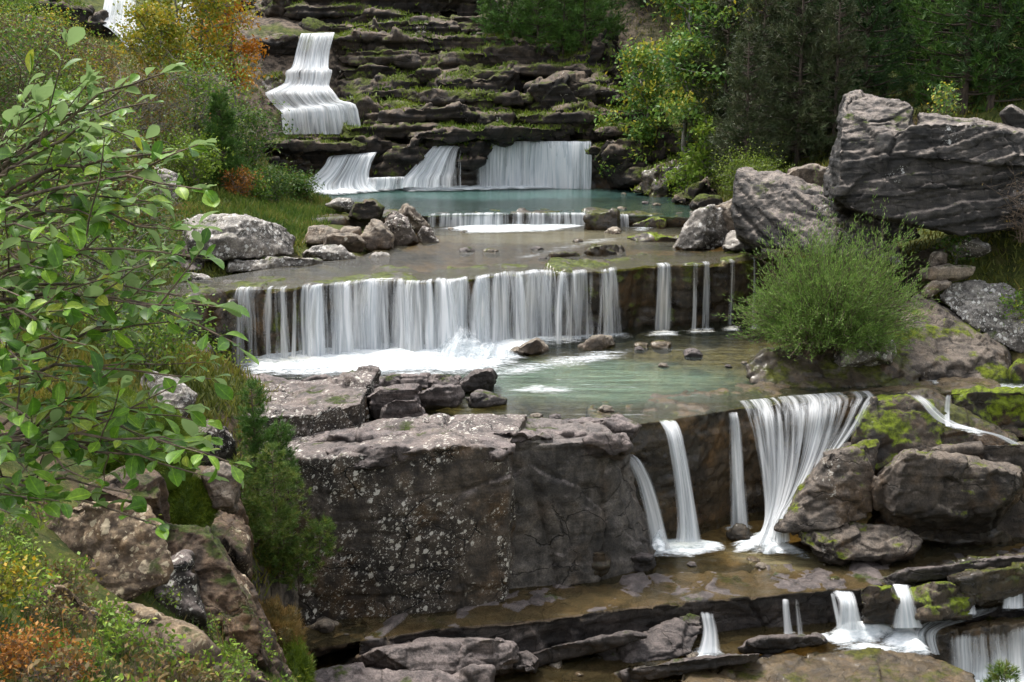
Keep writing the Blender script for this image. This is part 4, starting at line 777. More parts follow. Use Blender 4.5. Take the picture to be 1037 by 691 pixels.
def strand(name, label, pts, parent_at, dens=.8, seed=0, foam=None, fz=Z3, group=None, h=.12, layers=2, fs=1.0):
    """pts: list of (u_left, u_right, v, depth)"""
    e = empty('waterfall_strand', parent_at, label, 'waterfall', group)
    for k in range(layers):
        rows = [[D(a + (b - a) * s, v, y - .06 * k) for s in np.linspace(0, 1, 10)] for a, b, v, y in pts]
        water_part('water_curtain', rows, lambda s, t: (dens + .25 * t - .06 * k) * np.clip(3.2 * np.minimum(s, 1 - s) + .12, 0, 1) * np.clip(t * 7, 0, 1), e, step=.02, nv=26, seed=seed + k * 5, amp=.03)
    if foam is None and group:
        a, b, v, y = pts[-1]; m_, w_ = (a + b) / 2, (b - a) * .5 + 5; foam = [(m_ - w_, v + 1), (m_ - w_ * .6, v - 4), (m_ + w_ * .6, v - 4), (m_ + w_ * 1.1, v), (m_ + w_ * .8, v + 5), (m_ - w_ * .7, v + 6)]; fs = .85; h = .035
    if foam: foam_part(foam, fz, e, h=h, edge=.3, seed=seed, step=.06, strength=fs)
    return e
strand('s', 'curved strand of water sliding off the grey angular block', [(620, 640, 458, 23.6), (627, 648, 462, 23.2), (634, 655, 470, 22.9), (643, 664, 490, 22.75), (650, 671, 515, 22.6), (655, 677, 540, 22.5), (656, 682, 556, 22.4)], D(665, 553, 22.4), .72, 41,
       [(640, 556), (660, 546), (700, 544), (735, 550), (740, 560), (700, 567), (650, 566)], fs=1.05)
strand('s', 'tall strand of water pouring between two brown walls', [(664, 684, 424, 24.4), (668, 688, 428, 23.9), (674, 693, 440, 23.6), (679, 700, 470, 23.4), (683, 706, 505, 23.2), (684, 711, 535, 23.0), (682, 714, 549, 22.9)], D(697, 548, 22.9), .80, 44, None)
puff(668, 548, 22.5, .18, .5, bpy.data.objects['waterfall_strand.005'] if 'waterfall_strand.005' in bpy.data.objects else wf, 47, 2)
strand('s', 'thin veil of water trickling over the middle of the lower brown wall', [(733, 750, 417, 24.6), (734, 751, 420, 24.15), (736, 754, 440, 24.0), (737, 757, 500, 23.8), (736, 760, 534, 23.6)], D(748, 533, 23.6), .45, 51,
       [(728, 534), (745, 529), (765, 532), (765, 540), (735, 540)], h=.08, fs=.8)
strand('s', 'white rivulet running down between the two moss covered rocks at right', [(908, 932, 396, 25.0), (918, 940, 400, 24.9), (930, 948, 408, 24.6), (938, 958, 418, 24.45), (950, 974, 428, 24.3), (975, 996, 435, 24.1), (1004, 1018, 441, 24.0), (1022, 1036, 450, 23.95)], D(970, 445, 24.0), .72, 55,
       [(930, 412), (945, 408), (965, 426), (1005, 438), (1000, 446), (960, 436)], fz=3.0, h=.03, fs=.6)
strand('s', 'little side trickle left of the bright green moss at right', [(957, 966, 398, 25.0), (956, 964, 404, 24.9), (956, 963, 418, 24.8), (957, 964, 432, 24.5)], D(960, 432, 24.5), .7, 58, None)
rf = empty('rapids', P(990, 392, Z2), 'white riffle entering along the foot of the right bank', 'rapids')
foam_part([(925, 384), (960, 383), (1000, 386), (1080, 390), (1080, 404), (1030, 400), (970, 394), (930, 391)], Z2, rf, h=.05, edge=.5, seed=62, step=.07, strength=.6)
# the small cascades at the bottom
sm = [([(703, 728, 618, 20.0), (708, 726, 624, 19.9), (708, 727, 640, 19.75), (704, 730, 662, 19.5)], 'little waterfall at the tip of the tilted dark slab', .82, [(690, 664), (705, 654), (730, 654), (740, 664), (725, 674), (700, 674)]),
      ([(792, 800, 606, 20.35), (793, 801, 612, 20.2), (793, 803, 642, 20.0)], 'thin bottom trickle left of the mossy square block', .42, None),
      ([(806, 811, 606, 20.3), (806, 811, 612, 20.2), (806, 813, 644, 20.0)], 'single thread of water at the bottom ledge', .45, None),
      ([(840, 864, 597, 20.7), (845, 868, 602, 20.5), (848, 869, 612, 20.2), (846, 876, 638, 20.0)], 'bright little waterfall left of the mossy square block', .92, None),
      ([(898, 924, 591, 20.8), (903, 924, 596, 20.5), (905, 926, 608, 20.2), (902, 936, 636, 20.0)], 'bright little waterfall right of the mossy square block', .92, None),
      ([(965, 990, 608, 20.6), (966, 990, 614, 20.4), (960, 990, 622, 20.2)], 'short white spill on the brown layered step', .7, None),
      ([(985, 1012, 586, 21.2), (984, 1010, 590, 21.0), (978, 1004, 604, 20.9)], 'veil of water over the upper brown step at the right edge', .6, None),
      ([(1018, 1040, 592, 21.0), (1017, 1040, 598, 20.8), (1012, 1040, 616, 20.5)], 'broken spill at the far right end of the bottom ledge', .7, None),
      ([(840, 846, 600, 20.4), (842, 847, 606, 20.3), (846, 852, 636, 20.1)], 'hair thin trickle beside the bright little waterfall', .6, None)]
for i, (pts, lb, dn, fo) in enumerate(sm):
    strand('s', lb, [(a_ - 1.5 * (i_ % 2), b_ + 1.5 * (i_ // 2 % 2), v_, y_) for i_, (a_, b_, v_, y_) in enumerate(pts)], D((pts[-1][0] + pts[-1][1]) / 2, pts[-1][2], pts[-1][3]), dn, 71 + i * 3, fo, -.15, 'small cascades over the bottom ledge')
br = empty('rapids', P(870, 650, -.15), 'rush of white water below the small bottom cascades', 'rapids')
for k, (pl, st_, e_) in enumerate((([(825, 650), (845, 634), (872, 630), (905, 632), (915, 644), (890, 656), (850, 658)], 1.15, .28), ([(895, 640), (905, 629), (928, 631), (940, 650), (950, 668), (915, 668), (885, 654)], 1.2, .28), ([(784, 656), (800, 646), (845, 638), (850, 652), (805, 662)], .95, .3), ([(830, 660), (870, 648), (930, 658), (930, 668), (870, 668)], .95, .35))):
    foam_part(pl, -.12, br, h=.22, edge=e_, seed=15 + k * 3, step=.05, strength=st_)
foam_part([(925, 632), (950, 622), (985, 616), (1015, 616), (990, 628), (950, 636)], .05, br, h=.1, edge=.25, seed=16, step=.05, strength=.9)
slp = empty('rapids', D(985, 626, 20.6), 'thin white sheet sliding over the dark shelf at the bottom right', 'rapids')
for k in (0, 1):
    water_part('water_curtain', [[D(u, v - 2 * k, y) for u, v, y in r] for r in ([(945, 622, 20.9), (1012, 614, 21.2)], [(940, 627, 20.7), (1005, 620, 20.9)], [(932, 634, 20.45), (975, 630, 20.5)], [(926, 645, 20.05), (950, 641, 20.1)], [(930, 660, 19.85), (952, 664, 19.8)])], lambda s, t: .68 + .2 * t + 0 * s, slp, step=.03, seed=150 + k, amp=.05)
bw = empty('waterfall', P(1010, 690, -.95), 'fringe of water falling off the dark shelf in the bottom right corner', 'waterfall')
LB = [(955, 643), (985, 641), (1015, 637), (1040, 632), (1080, 628)]
for k in (0, 1):
    rows = [[D(u, v + dv, 20.0 - k * .08 - dv * .006) for u, v in LB] for dv in (-3, 0, 6, 18, 34, 50)]
    water_part('water_curtain', rows, lambda s, t: (.42 + .25 * np.sin(s * 9 + 1) * (1 - t) + .35 * t) * np.clip(s * 6, 0, 1) * np.clip(t * 6, 0, 1), bw, step=.03, seed=91 + k, amp=.06)
foam_part([(950, 668), (990, 660), (1040, 655), (1090, 650), (1090, 720), (1000, 720), (960, 690)], -.9, bw, h=.2, edge=.3, seed=18, step=.06, strength=1.1)

# the small weir
wr = empty('waterfall', P(520, 228, Z1), 'low line of white water spilling over the small upper weir', 'waterfall')
LW = [(432, 218.5), (480, 217.5), (520, 217), (600, 217.5), (640, 219)]
water_part('water_curtain', lip_rows(cut(LW, 434, 636, 30), Z0, Z1, .5), du([(434, .6), (470, .75), (500, .8), (520, .6), (590, .7), (600, .3), (636, .5)], 434, 636), wr, step=.06, seed=101, nv=14, amp=.05)
foam_part([(440, 232), (470, 227), (590, 226), (600, 230), (560, 236), (470, 238)], Z1, wr, h=.08, edge=.7, seed=20, strength=.75)
foam_part([(630, 227), (680, 218), (690, 224), (660, 236), (635, 236)], Z1, wr, h=.08, edge=.9, seed=22, strength=.65)
foam_part([(500, 262), (590, 240), (680, 238), (600, 252), (540, 266)], Z1, wr, h=.02, edge=1.3, seed=23, strength=.5)

# upper falls
uf = empty('waterfall', P(540, 188, Z0), 'broad upright white curtain falling into the turquoise pool', 'waterfall')
d_ = [(486, .5), (492, .8), (505, .95), (590, .95), (598, .7)]
for k in (0, 1):
    water_part('water_curtain', lip_rows([lip0(u) for u in np.linspace(484, 598, 30)], ZS, Z0, .7 - .2 * k, 1.0, .06), du(d_, 486, 598), uf, step=.07, seed=111 + k, amp=.12)
foam_part([(400, 192), (480, 187), (600, 186), (615, 190), (500, 193.5), (410, 195)], Z0, uf, h=.2, edge=.7, seed=24, strength=1.1)
def slide(label, rows_px, dens, seed, at, foam=None, fz=Z0, step=.07):
    e = empty('waterfall', at, label, 'waterfall')
    for k in (0, 1):
        water_part('water_curtain', [[D(u, v, y - .12 * k) for u, v, y in r] for r in rows_px], dens, e, step=step, seed=seed + k, nv=34, amp=.14)
    if foam: foam_part(foam, fz, e, h=.25, edge=.6, seed=seed, strength=1.1)
slide('slanting veil sliding over dark rock left of the upright curtain', [[(440, 146, 59.5), (484, 146, 59.5)], [(438, 149, 58.6), (470, 149, 58.6)], [(428, 160, 58.2), (466, 160, 58.2)], [(415, 174, 57.8), (466, 174, 57.8)], [(408, 181, 57.5), (466, 181, 57.5)], [(405, 190, 57.2), (467, 190, 57.2)]],
      lambda s, t: .72 + .25 * np.sin(s * 5), 121, D(435, 189, 57.4))
slide('white chute at the left end of the turquoise pool', [[(336, 158, 58.4), (382, 154, 58.4)], [(332, 160, 57.8), (380, 157, 57.8)], [(328, 168, 57.5), (376, 166, 57.5)], [(318, 178, 57.2), (374, 178, 57.2)], [(304, 186, 56.8), (378, 188, 56.8)], [(300, 194, 56.4), (385, 194, 56.4)]],
      lambda s, t: .92 + 0 * s, 124, D(345, 192, 56.6), [(300, 196), (320, 186), (400, 186), (420, 190), (400, 194), (340, 199)])
slide('low white step between the chute and the slanting veil', [[(372, 180, 57.2), (410, 179, 57.2)], [(372, 182, 57.0), (410, 181, 57.0)], [(370, 192, 56.8), (410, 191, 56.8)]], lambda s, t: .8 + 0 * s, 127, D(390, 191, 56.8))
slide('tall stepped white cascade in the upper gorge', [
    [(306, 34, 66.0), (339, 33, 66.0)], [(304, 37, 64.6), (338, 36, 64.6)], [(300, 52, 64.3), (334, 52, 64.3)], [(296, 68, 63.6), (333, 69, 63.6)], [(290, 73, 62.7), (337, 72, 62.5)],
    [(289, 84, 62.5), (334, 86, 62.3)], [(272, 93, 61.5), (338, 92, 61.5)], [(270, 96, 61.2), (341, 96, 61.2)], [(282, 110, 61.0), (346, 102, 61.0)], [(286, 113, 60.5), (360, 106, 60.5)], [(287, 124, 60.3), (364, 122, 60.3)], [(288, 136, 60.1), (367, 136, 60.1)]],
      lambda s, t: .92 + .16 * np.sin(t * 24) * (t > .3), 131, D(326, 136, 60.1), [(280, 140), (300, 136), (370, 135), (380, 139), (330, 142)], ZS)
slide('side veil beside the tall stepped cascade', [[(352, 96, 63.2), (358, 97, 63.2)], [(354, 102, 62.4), (362, 103, 62.4)], [(358, 118, 62.2), (368, 118, 62.2)], [(360, 136, 62), (372, 136, 62)]], lambda s, t: .55 + 0 * s, 133, D(366, 136, 62))
slide('distant white waterfall at the top left edge', [[(106, -14, 70), (136, -14, 70)], [(106, 2, 68), (137, 2, 68)], [(103, 16, 67), (136, 16, 67)], [(102, 24, 66), (137, 26, 66)], [(112, 30, 65), (142, 31, 65)], [(122, 40, 64.4), (144, 38, 64.4)], [(126, 48, 64), (142, 46, 64)]],
      lambda s, t: .95 + 0 * s, 135, D(130, 46, 64))
slide('small white fall glimpsed behind the orange tree', [[(180, 2, 67), (196, 2, 67)], [(180, 10, 66.5), (198, 10, 66.5)], [(178, 24, 66), (198, 24, 66)]], lambda s, t: .9 + 0 * s, 138, D(188, 24, 66))
# ------------------------------------------------------------------ plants
def leaf_mat(name, cols, back=None, trans=.3, rough=.55, spec=.3, vein=False):
    t = NT(name); r = t.attr('rnd'); n = len(cols)
    c = t.ramp(r, [(i / max(1, n - 1), k) for i, k in enumerate(cols)])
    if vein:
        o_ = t.obj(); c = t.mix(t.ss(t.noise(o_, 60, 5, .7), .35, .65), t.mix(1.0, c, (.72, .74, .7), 'MULTIPLY'), t.mix(1.0, c, (1.2, 1.16, 1.1), 'MULTIPLY'))
        c = t.mix(t.ss(t.noise(o_, 130, 3, .6), .70, .78), c, (.16, .09, .03)); c = t.mix(t.ss(t.attr('rib'), .86, 1.0), c, t.mix(1.0, c, (1.9, 1.7, 1.6), 'MULTIPLY'))
    if back: c = t.mix(t.n('NewGeometry').outputs['Backfacing'], c, back)
    p = t.n('BsdfPrincipled', {'Base Color': c, 'Roughness': rough, 'Specular IOR Level': spec}).outputs[0]
    tr = t.n('BsdfTranslucent', {'Color': c}).outputs[0]
    return t.done(t.n('MixShader', {0: trans, 1: p, 2: tr}).outputs[0])
def bark_mat(name, a, b, sc=6):
    t = NT(name); w = t.obj(); n = t.noise(t.map(w, (1, 1, .3)), sc, 6, .65)
    bp = t.n('Bump', {'Height': n, 'Strength': .6, 'Distance': .02}).outputs[0]
    return t.done(t.n('BsdfPrincipled', {'Base Color': t.mix(t.ss(n, .35, .65), a, b), 'Roughness': .9, 'Normal': bp}).outputs[0])
L_FRONT = leaf_mat('leaf_glossy', [(.035, .10, .010), (.07, .17, .014), (.12, .255, .02), (.20, .34, .035), (.36, .36, .04)], (.23, .33, .13), .38, .42, .35, vein=True)
L_BUSH  = leaf_mat('leaf_bush', [(0.042, 0.101, 0.014), (0.091, 0.185, 0.024), (0.165, 0.269, 0.030), (0.330, 0.336, 0.036)])
L_BUSHD = leaf_mat('leaf_dark_bush', [(0.021, 0.066, 0.012), (0.052, 0.122, 0.018), (0.086, 0.158, 0.022), (0.172, 0.193, 0.024)])
L_AUT   = leaf_mat('leaf_autumn', [(.06, .12, .014), (.17, .22, .02), (.33, .30, .025), (.55, .32, .02)])
L_ORNG  = leaf_mat('leaf_orange', [(0.297, 0.203, 0.017), (0.567, 0.297, 0.020), (0.608, 0.230, 0.013), (0.405, 0.121, 0.011)])
L_ROWAN = leaf_mat('leaf_rowan', [(0.042, 0.115, 0.031), (0.090, 0.189, 0.039), (0.180, 0.284, 0.039), (0.480, 0.365, 0.033)])
L_LIME  = leaf_mat('leaf_lime', [(0.078, 0.150, 0.017), (0.169, 0.275, 0.028), (0.286, 0.350, 0.033)])
L_PINE  = leaf_mat('needles_pine', [(0.018, 0.046, 0.016), (0.036, 0.080, 0.022), (0.063, 0.116, 0.030)], trans=.2, rough=.6)
L_PINEG = leaf_mat('needles_fresh', [(0.034, 0.091, 0.018), (0.068, 0.150, 0.024), (0.121, 0.208, 0.033)], trans=.22)
L_SCRUB = leaf_mat('needles_scrub', [(.04, .085, .016), (.08, .145, .024), (.14, .20, .034), (.22, .21, .05)], trans=.25)
L_DRYP  = leaf_mat('needles_dry', [(0.026, 0.042, 0.016), (0.051, 0.070, 0.026), (0.096, 0.096, 0.046)], trans=.15)
L_WILL  = leaf_mat('leaf_willow', [(0.076, 0.152, 0.030), (0.152, 0.253, 0.050), (0.253, 0.366, 0.090)], trans=.3)
L_MOSSB = leaf_mat('leaf_cushion', [(0.050, 0.089, 0.008), (0.116, 0.177, 0.015), (0.215, 0.258, 0.025)], trans=.2)
L_RUST  = leaf_mat('leaf_rust', [(0.104, 0.048, 0.015), (0.312, 0.120, 0.020), (0.468, 0.228, 0.030)])
L_DRYB  = leaf_mat('leaf_dry_brown', [(0.070, 0.065, 0.018), (0.168, 0.117, 0.036), (0.280, 0.169, 0.060)])
L_GRASS = leaf_mat('grass_blade', [(0.039, 0.085, 0.012), (0.083, 0.140, 0.020), (0.143, 0.180, 0.030), (0.286, 0.210, 0.070)], trans=.35)
L_GRASF = leaf_mat('grass_far', [(0.045, 0.067, 0.011), (0.105, 0.128, 0.020), (0.180, 0.179, 0.027), (0.255, 0.179, 0.043)], trans=.3)
B_GREY = bark_mat('bark_grey', (.09, .08, .07), (.24, .22, .19)); B_DARK = bark_mat('bark_dark', (.03, .022, .017), (.10, .075, .055)); B_TWIG = bark_mat('bark_twig', (.05, .035, .025), (.16, .115, .08), 20)

RNG = np.random.default_rng(7)
def frames(d, rng, upbias=0.0):
    """orthonormal frames whose first axis is d"""
    d = d / np.linalg.norm(d, axis=1, keepdims=True); r = rng.normal(size=d.shape); r[:, 2] += upbias
    n = r - (r * d).sum(1, keepdims=True) * d; n /= np.linalg.norm(n, axis=1, keepdims=True) + 1e-9
    return d, np.cross(n, d), n
T_RHOMB = (np.array([[0, 0, 0], [.45, .5, .06], [1, 0, -.05], [.45, -.5, .06]], float), np.array([[0, 1, 2, 3]]))
T_NEEDLE = (np.array([[0, -.5, 0], [0, .5, 0], [1, 0, 0]], float), np.array([[0, 1, 2]]))
_l = np.array([0, .16, .36, .58, .78, .92, 1.0]); _w = np.array([.03, .30, .62, .80, .70, .38, .02]) * .5
T_LEAF = (np.concatenate([np.stack([_l, s * _w, .28 * np.abs(s) * _w - .22 * _l ** 2], 1) for s in (-1, 0, 1)]),
          np.array([[c * 7 + i, c * 7 + i + 1, (c + 1) * 7 + i + 1, (c + 1) * 7 + i] for c in (0, 1) for i in range(6)]))
T_BLADE = (np.array([[0, -.5, 0], [0, .5, 0], [.5, .38, .06], [.5, -.38, .06], [1, 0, -.12]], float), None)
def scatter(tpl, pos, dirs, length, width, rng, upbias=1.0, rnd=None):
    tv, tf = tpl; n = len(pos); d, s, nn = frames(dirs, rng, upbias)
    L = np.broadcast_to(length, (n,)); Wd = np.broadcast_to(width, (n,))
    V = pos[:, None, :] + d[:, None, :] * (tv[None, :, 0:1] * L[:, None, None]) + s[:, None, :] * (tv[None, :, 1:2] * Wd[:, None, None]) + nn[:, None, :] * (tv[None, :, 2:3] * L[:, None, None])
    if len(tv) == 21: V += nn[:, None, :] * (rng.normal(0, .22, (n, 1, 1)) * (tv[None, :, 0:1] ** 2) * L[:, None, None]) + s[:, None, :] * (rng.normal(0, .14, (n, 1, 1)) * (tv[None, :, 0:1] ** 2) * L[:, None, None])
    k = len(tv); Fq = (np.arange(n)[:, None, None] * k + tf[None]).reshape(-1, tf.shape[1])
    r = rng.random(n) if rnd is None else rnd
    return V.reshape(-1, 3), Fq, np.repeat(r, k)
def tubes(paths, radii, sides=5):
    Vs, Fs, off = [], [], 0
    for p, r in zip(paths, radii):
        p = np.array(p, float); n = len(p); t = np.gradient(p, axis=0); t /= np.linalg.norm(t, axis=1, keepdims=True) + 1e-9
        ref = np.array([.31, .22, .92]) if abs(t[:, 2].mean()) < .8 else np.array([.9, .3, .1])
        a = np.cross(t, ref); a /= np.linalg.norm(a, axis=1, keepdims=True) + 1e-9; b = np.cross(t, a)
        th = np.arange(sides) / sides * 2 * math.pi; rr = np.broadcast_to(r, (n,))
        V = p[:, None] + rr[:, None, None] * (a[:, None] * np.cos(th)[None, :, None] + b[:, None] * np.sin(th)[None, :, None])
        i = np.arange(n - 1)[:, None] * sides + np.arange(sides)[None]; j = np.arange(n - 1)[:, None] * sides + (np.arange(sides)[None] + 1) % sides
        Fs.append(np.stack([i, j, j + sides, i + sides], 2).reshape(-1, 4) + off); Vs.append(V.reshape(-1, 3)); off += n * sides
    return np.concatenate(Vs), np.concatenate(Fs)
def gz(x, y): return float(ground_z(np.array([x]), np.array([y]))[0])
def base_at(u, Y, dz=-.1):
    p = D(u, 300, Y); return np.array([p[0], p[1], gz(p[0], p[1]) + dz])
def plant(name, label, cat, base, wood, leaves, group=None, leafname='crown', woodname='trunk'):
    """wood: (V, F, mat), leaves: list of (name, V, F, rnd, mat) in local coordinates"""
    e = empty(name, base, label, cat, group)
    if wood is not None: link(woodname, mesh_np(woodname, wood[0], wood[1], wood[2], smooth=True), e)
    for nm, V, Fq, r, m in leaves: link(nm, mesh_np(nm, V, Fq, m, {'rnd': r}), e)
    return e
def dup(e, loc, scale, rz, label=None):
    r = e.copy(); COL.objects.link(r); r.location = [float(c) for c in loc]; r.rotation_euler = (0, 0, rz); r.scale = (scale,) * 3
    if label: r['label'] = label
    for ch in e.children:
        c = ch.copy(); COL.objects.link(c); c.parent = r
    return r

# ---- trees and bushes
def pine_geo(h, r, seed, whorls=26, lo=.12, nl=.22, nw=.03, tuft=9, dens=1.0, bare=0.0):
    rng = np.random.default_rng(seed); paths, rad = [], []
    lean = rng.normal(0, .03, 2); tr = np.array([[lean[0] * z * h, lean[1] * z * h, z * h] for z in np.linspace(0, 1, 9)])
    paths.append(tr); rad.append(np.linspace(h * .016, h * .003, 9)); P_, D_ = [], []
    for z in np.linspace(lo, .97, whorls):
        nb = rng.integers(4, 7)
        for a in rng.random(nb) * 6.283:
            ln = r * ((1 - z) ** .75) * rng.uniform(.6, 1.15) * (1 if z > lo + .1 else .8) + .12
            d = np.array([math.cos(a), math.sin(a), 0]); q = np.linspace(0, 1, 5)
            z0 = z * h + rng.normal(0, .02 * h)
            pth = np.array([[lean[0] * z * h, lean[1] * z * h, z0] + d * ln * x + np.array([0, 0, ln * (.18 * x + .25 * x * x - (.25 * x if z < .4 else 0))]) for x in q])
            paths.append(pth); rad.append(np.linspace(h * .004, h * .0012, 5))
            if rng.random() < bare: continue
            nt_ = max(3, int(ln / (nl * .55) * dens))
            for x in rng.uniform(.25, 1.0, nt_):
                p = np.array([np.interp(x, q, pth[:, i]) for i in range(3)]) + rng.normal(0, ln * .09, 3)
                dd = d * .7 + np.array([0, 0, .55]) + rng.normal(0, .35, 3)
                P_.append(p); D_.append(dd / np.linalg.norm(dd))
    P_ = np.repeat(np.array(P_), tuft, 0); D_ = np.repeat(np.array(D_), tuft, 0)
    n = len(P_); pos = P_ + D_ * (rng.random((n, 1)) * nl * .9) ; dirs = D_ + rng.normal(0, .55, (n, 3))
    rr = np.clip(np.repeat(rng.random(n // tuft), tuft) * .7 + rng.random(n) * .3, 0, 1)
    V, Fq, rn = scatter(T_NEEDLE, pos, dirs, nl * rng.uniform(.7, 1.2, n), nw, rng, 0, rr)
    wv, wf_ = tubes(paths, rad, 4)
    return (wv, wf_), (V, Fq, rn)
def broad_geo(h, r, seed, nleaf=6000, ls=.14, trunk_h=.25, stems=1, flat=.8, clump=.32, droop=0.0, narrow=.55, upd=.3):
    rng = np.random.default_rng(seed); paths, rad, tips = [], [], []
    for s in range(stems):
        a0 = rng.random() * 6.28; out = (.35 if stems > 1 else .06) * r
        top = np.array([math.cos(a0) * out * rng.random() * 2, math.sin(a0) * out * rng.random() * 2, h * rng.uniform(.75, .95)])
        q = np.linspace(0, 1, 7)[:, None]; wob = rng.normal(0, .03 * h, (7, 3)) * q * (1 - q) * 3; b0 = np.array([math.cos(a0), math.sin(a0), 0]) * (.06 * r if stems > 1 else 0)
        tr = b0 + (top - b0) * np.concatenate([q, q, q], 1) + wob; paths.append(tr); rad.append(np.linspace(h * .016, h * .003, 7) / (stems ** .35))
        nl = int(16 / stems ** .5) + 3
        for k in range(nl):
            x = trunk_h + (1 - trunk_h) * (k + rng.random()) / nl; p0 = np.array([np.interp(x, q[:, 0], tr[:, i]) for i in range(3)])
            a = rng.random() * 6.28; prof = math.sin(math.pi * min(1, (x - trunk_h) / (1 - trunk_h) * .8 + .2)) ** .7
            ln = r * (.45 + .55 * prof) * rng.uniform(.6, 1.1); d = np.array([math.cos(a), math.sin(a), rng.uniform(.1, .9)])
            e1 = p0 + d * ln * .9; mid = (p0 + e1) / 2 + np.array([0, 0, .08 * ln]) + rng.normal(0, .06 * ln, 3); e1 = e1 - np.array([0, 0, droop * ln])
            paths.append(np.array([p0, mid, e1])); rad.append(np.array([h * .006, h * .004, h * .0015]))
            for m in range(5):
                f = rng.uniform(.35, 1); p1 = p0 + (mid - p0) * 2 * f if f < .5 else mid + (e1 - mid) * (2 * f - 1)
                e2 = p1 + rng.normal(0, 1, 3) * ln * .32 * np.array([1, 1, .7]) + np.array([0, 0, .1 * ln])
                paths.append(np.array([p1, (p1 + e2) / 2 + rng.normal(0, .03 * ln, 3), e2])); rad.append(np.array([h * .0025, h * .0018, h * .0008]))
                tips += [e2, (p1 + e2) / 2]
    tips = np.array(tips); n = nleaf; pick = rng.integers(0, len(tips), n)
    pos = tips[pick] + rng.normal(0, clump * r * .45, (n, 3)) * np.array([1, 1, flat])
    dirs = rng.normal(0, 1, (n, 3)); dirs[:, 2] -= .2; tone = np.clip(rng.random(len(tips))[pick] * .6 + rng.random(n) * .45, 0, 1)
    V, Fq, rn = scatter(T_RHOMB, pos, dirs, ls * rng.uniform(.6, 1.3, n), ls * narrow * rng.uniform(.7, 1.2, n), rng, 1.0, tone)
    return tubes(paths, rad, 4), (V, Fq, rn)
def add_pine(label, u, Y, h, r, seed, mat=L_PINE, bark=B_DARK, group=None, base=None, name='pine_tree', cat='pine', **kw):
    w, l = pine_geo(h, r, seed, **kw)
    return plant(name, label, cat, base_at(u, Y) if base is None else base, (*w, bark), [('crown', *l, mat)], group)
def add_broad(name, label, cat, u, Y, h, r, seed, mat, bark=B_GREY, base=None, group=None, mats=None, **kw):
    w, l = broad_geo(h, r, seed, **kw)
    return plant(name, label, cat, base_at(u, Y) if base is None else base, (*w, bark), [('crown', *l, mat)], group)

# dark forest right: prototypes, then copies
FG = 'dark pines of the forest behind the right boulders'
FL = 'dark pine crowded in the shaded forest above the right bank'
protos = [add_pine(FL, 790, 52, 13, 2.6, 301, group=FG, lo=.05, nl=.34, nw=.05, tuft=10, dens=1.3), add_pine(FL, 860, 50, 12, 2.3, 302, group=FG, lo=.05, nl=.34, nw=.05, tuft=10, dens=1.3), add_pine(FL, 960, 48, 13, 2.8, 303, group=FG, lo=.04, nl=.34, nw=.05, tuft=10, dens=1.3, mat=L_PINEG)]
spots = [(715, 62), (750, 60), (775, 57), (800, 62), (830, 56), (850, 60), (880, 55), (905, 58), (930, 52), (985, 47), (1010, 50), (1040, 46), (1075, 48), (1000, 56), (945, 60), (1060, 56), (740, 68), (790, 70), (840, 70), (890, 68), (940, 70), (990, 66), (1040, 66), (1100, 60), (690, 70), (650, 72), (1120, 50), (1160, 56), (1090, 72), (620, 76), (580, 78)]
for i, (u, Y) in enumerate(spots):
    e = protos[i % 3]; dup(e, base_at(u, Y), RNG.uniform(.75, 1.15), RNG.random() * 6.28)
DG = 'half bare grey pines at the forest edge'
d0 = add_pine('half bare grey brown pine at the edge of the dark forest', 760, 50, 9, 2.4, 311, mat=L_DRYP, bark=B_DARK, group=DG, lo=.05, nl=.32, nw=.04, tuft=13, dens=1.5, bare=.1)
for u, Y, s in ((725, 54, 1.0), (800, 48, .95), (835, 47, .8), (780, 53, 1.1), (750, 47, .75), (815, 52, 1.1)): dup(d0, base_at(u, Y), s, RNG.random() * 6.28)
SG = 'small pines on the upper cliff'
s0 = add_pine('small fresh green pine on the top ledge of the cliff', 520, 66.5, 5.5, 1.5, 321, mat=L_PINEG, group=SG, base=D(520, 52, 66.5), lo=.05, nl=.26, nw=.035, tuft=10, dens=1.2)
for u, v, Y, s in ((498, 50, 67, .8), (545, 56, 66, 1.0), (570, 58, 66, .9), (592, 52, 66, 1.1), (560, 40, 69, 1.2), (610, 45, 68, 1.2), (535, 36, 70, 1.1), (585, 20, 72, 1.2)): dup(s0, D(u, v, Y), s, RNG.random() * 6.28)
# green broadleaf trees at the right end of the pool
add_broad('broadleaf_tree', 'tall light green tree with yellow flecks right of the cliff', 'tree', 690, 56, 10.5, 3.1, 331, L_ROWAN, nleaf=9000, ls=.26, trunk_h=.1, clump=.30, flat=.6)
add_broad('broadleaf_tree', 'blue green leafy tree leaning over the cliff ledges at right', 'tree', 645, 59, 8.0, 2.4, 332, L_ROWAN, nleaf=6500, ls=.24, trunk_h=.1, clump=.3, flat=.6)
add_broad('broadleaf_tree', 'slim lime green sapling in front of the dark forest edge', 'tree', 706, 52, 4.4, 1.1, 333, L_LIME, nleaf=1500, ls=.22, trunk_h=.2, clump=.3, flat=.5)
add_broad('shrub', 'low green shrub on the bank of the turquoise pool', 'shrub', 690, 53, 2.4, 1.2, 334, L_LIME, nleaf=1400, ls=.18, trunk_h=.1, stems=3)
add_broad('shrub', 'mossy green bush on the grassy bank beside the slanting boulder', 'shrub', 750, 44, 1.3, 1.4, 335, L_MOSSB, nleaf=5000, ls=.10, trunk_h=.1, stems=5)
add_broad('shrub', 'small bright sprig growing on top of the great boulder', 'shrub', 955, 34.4, 1.2, .5, 336, L_ROWAN, base=D(955, 124, 34.4), nleaf=350, ls=.13, trunk_h=.1, stems=3)
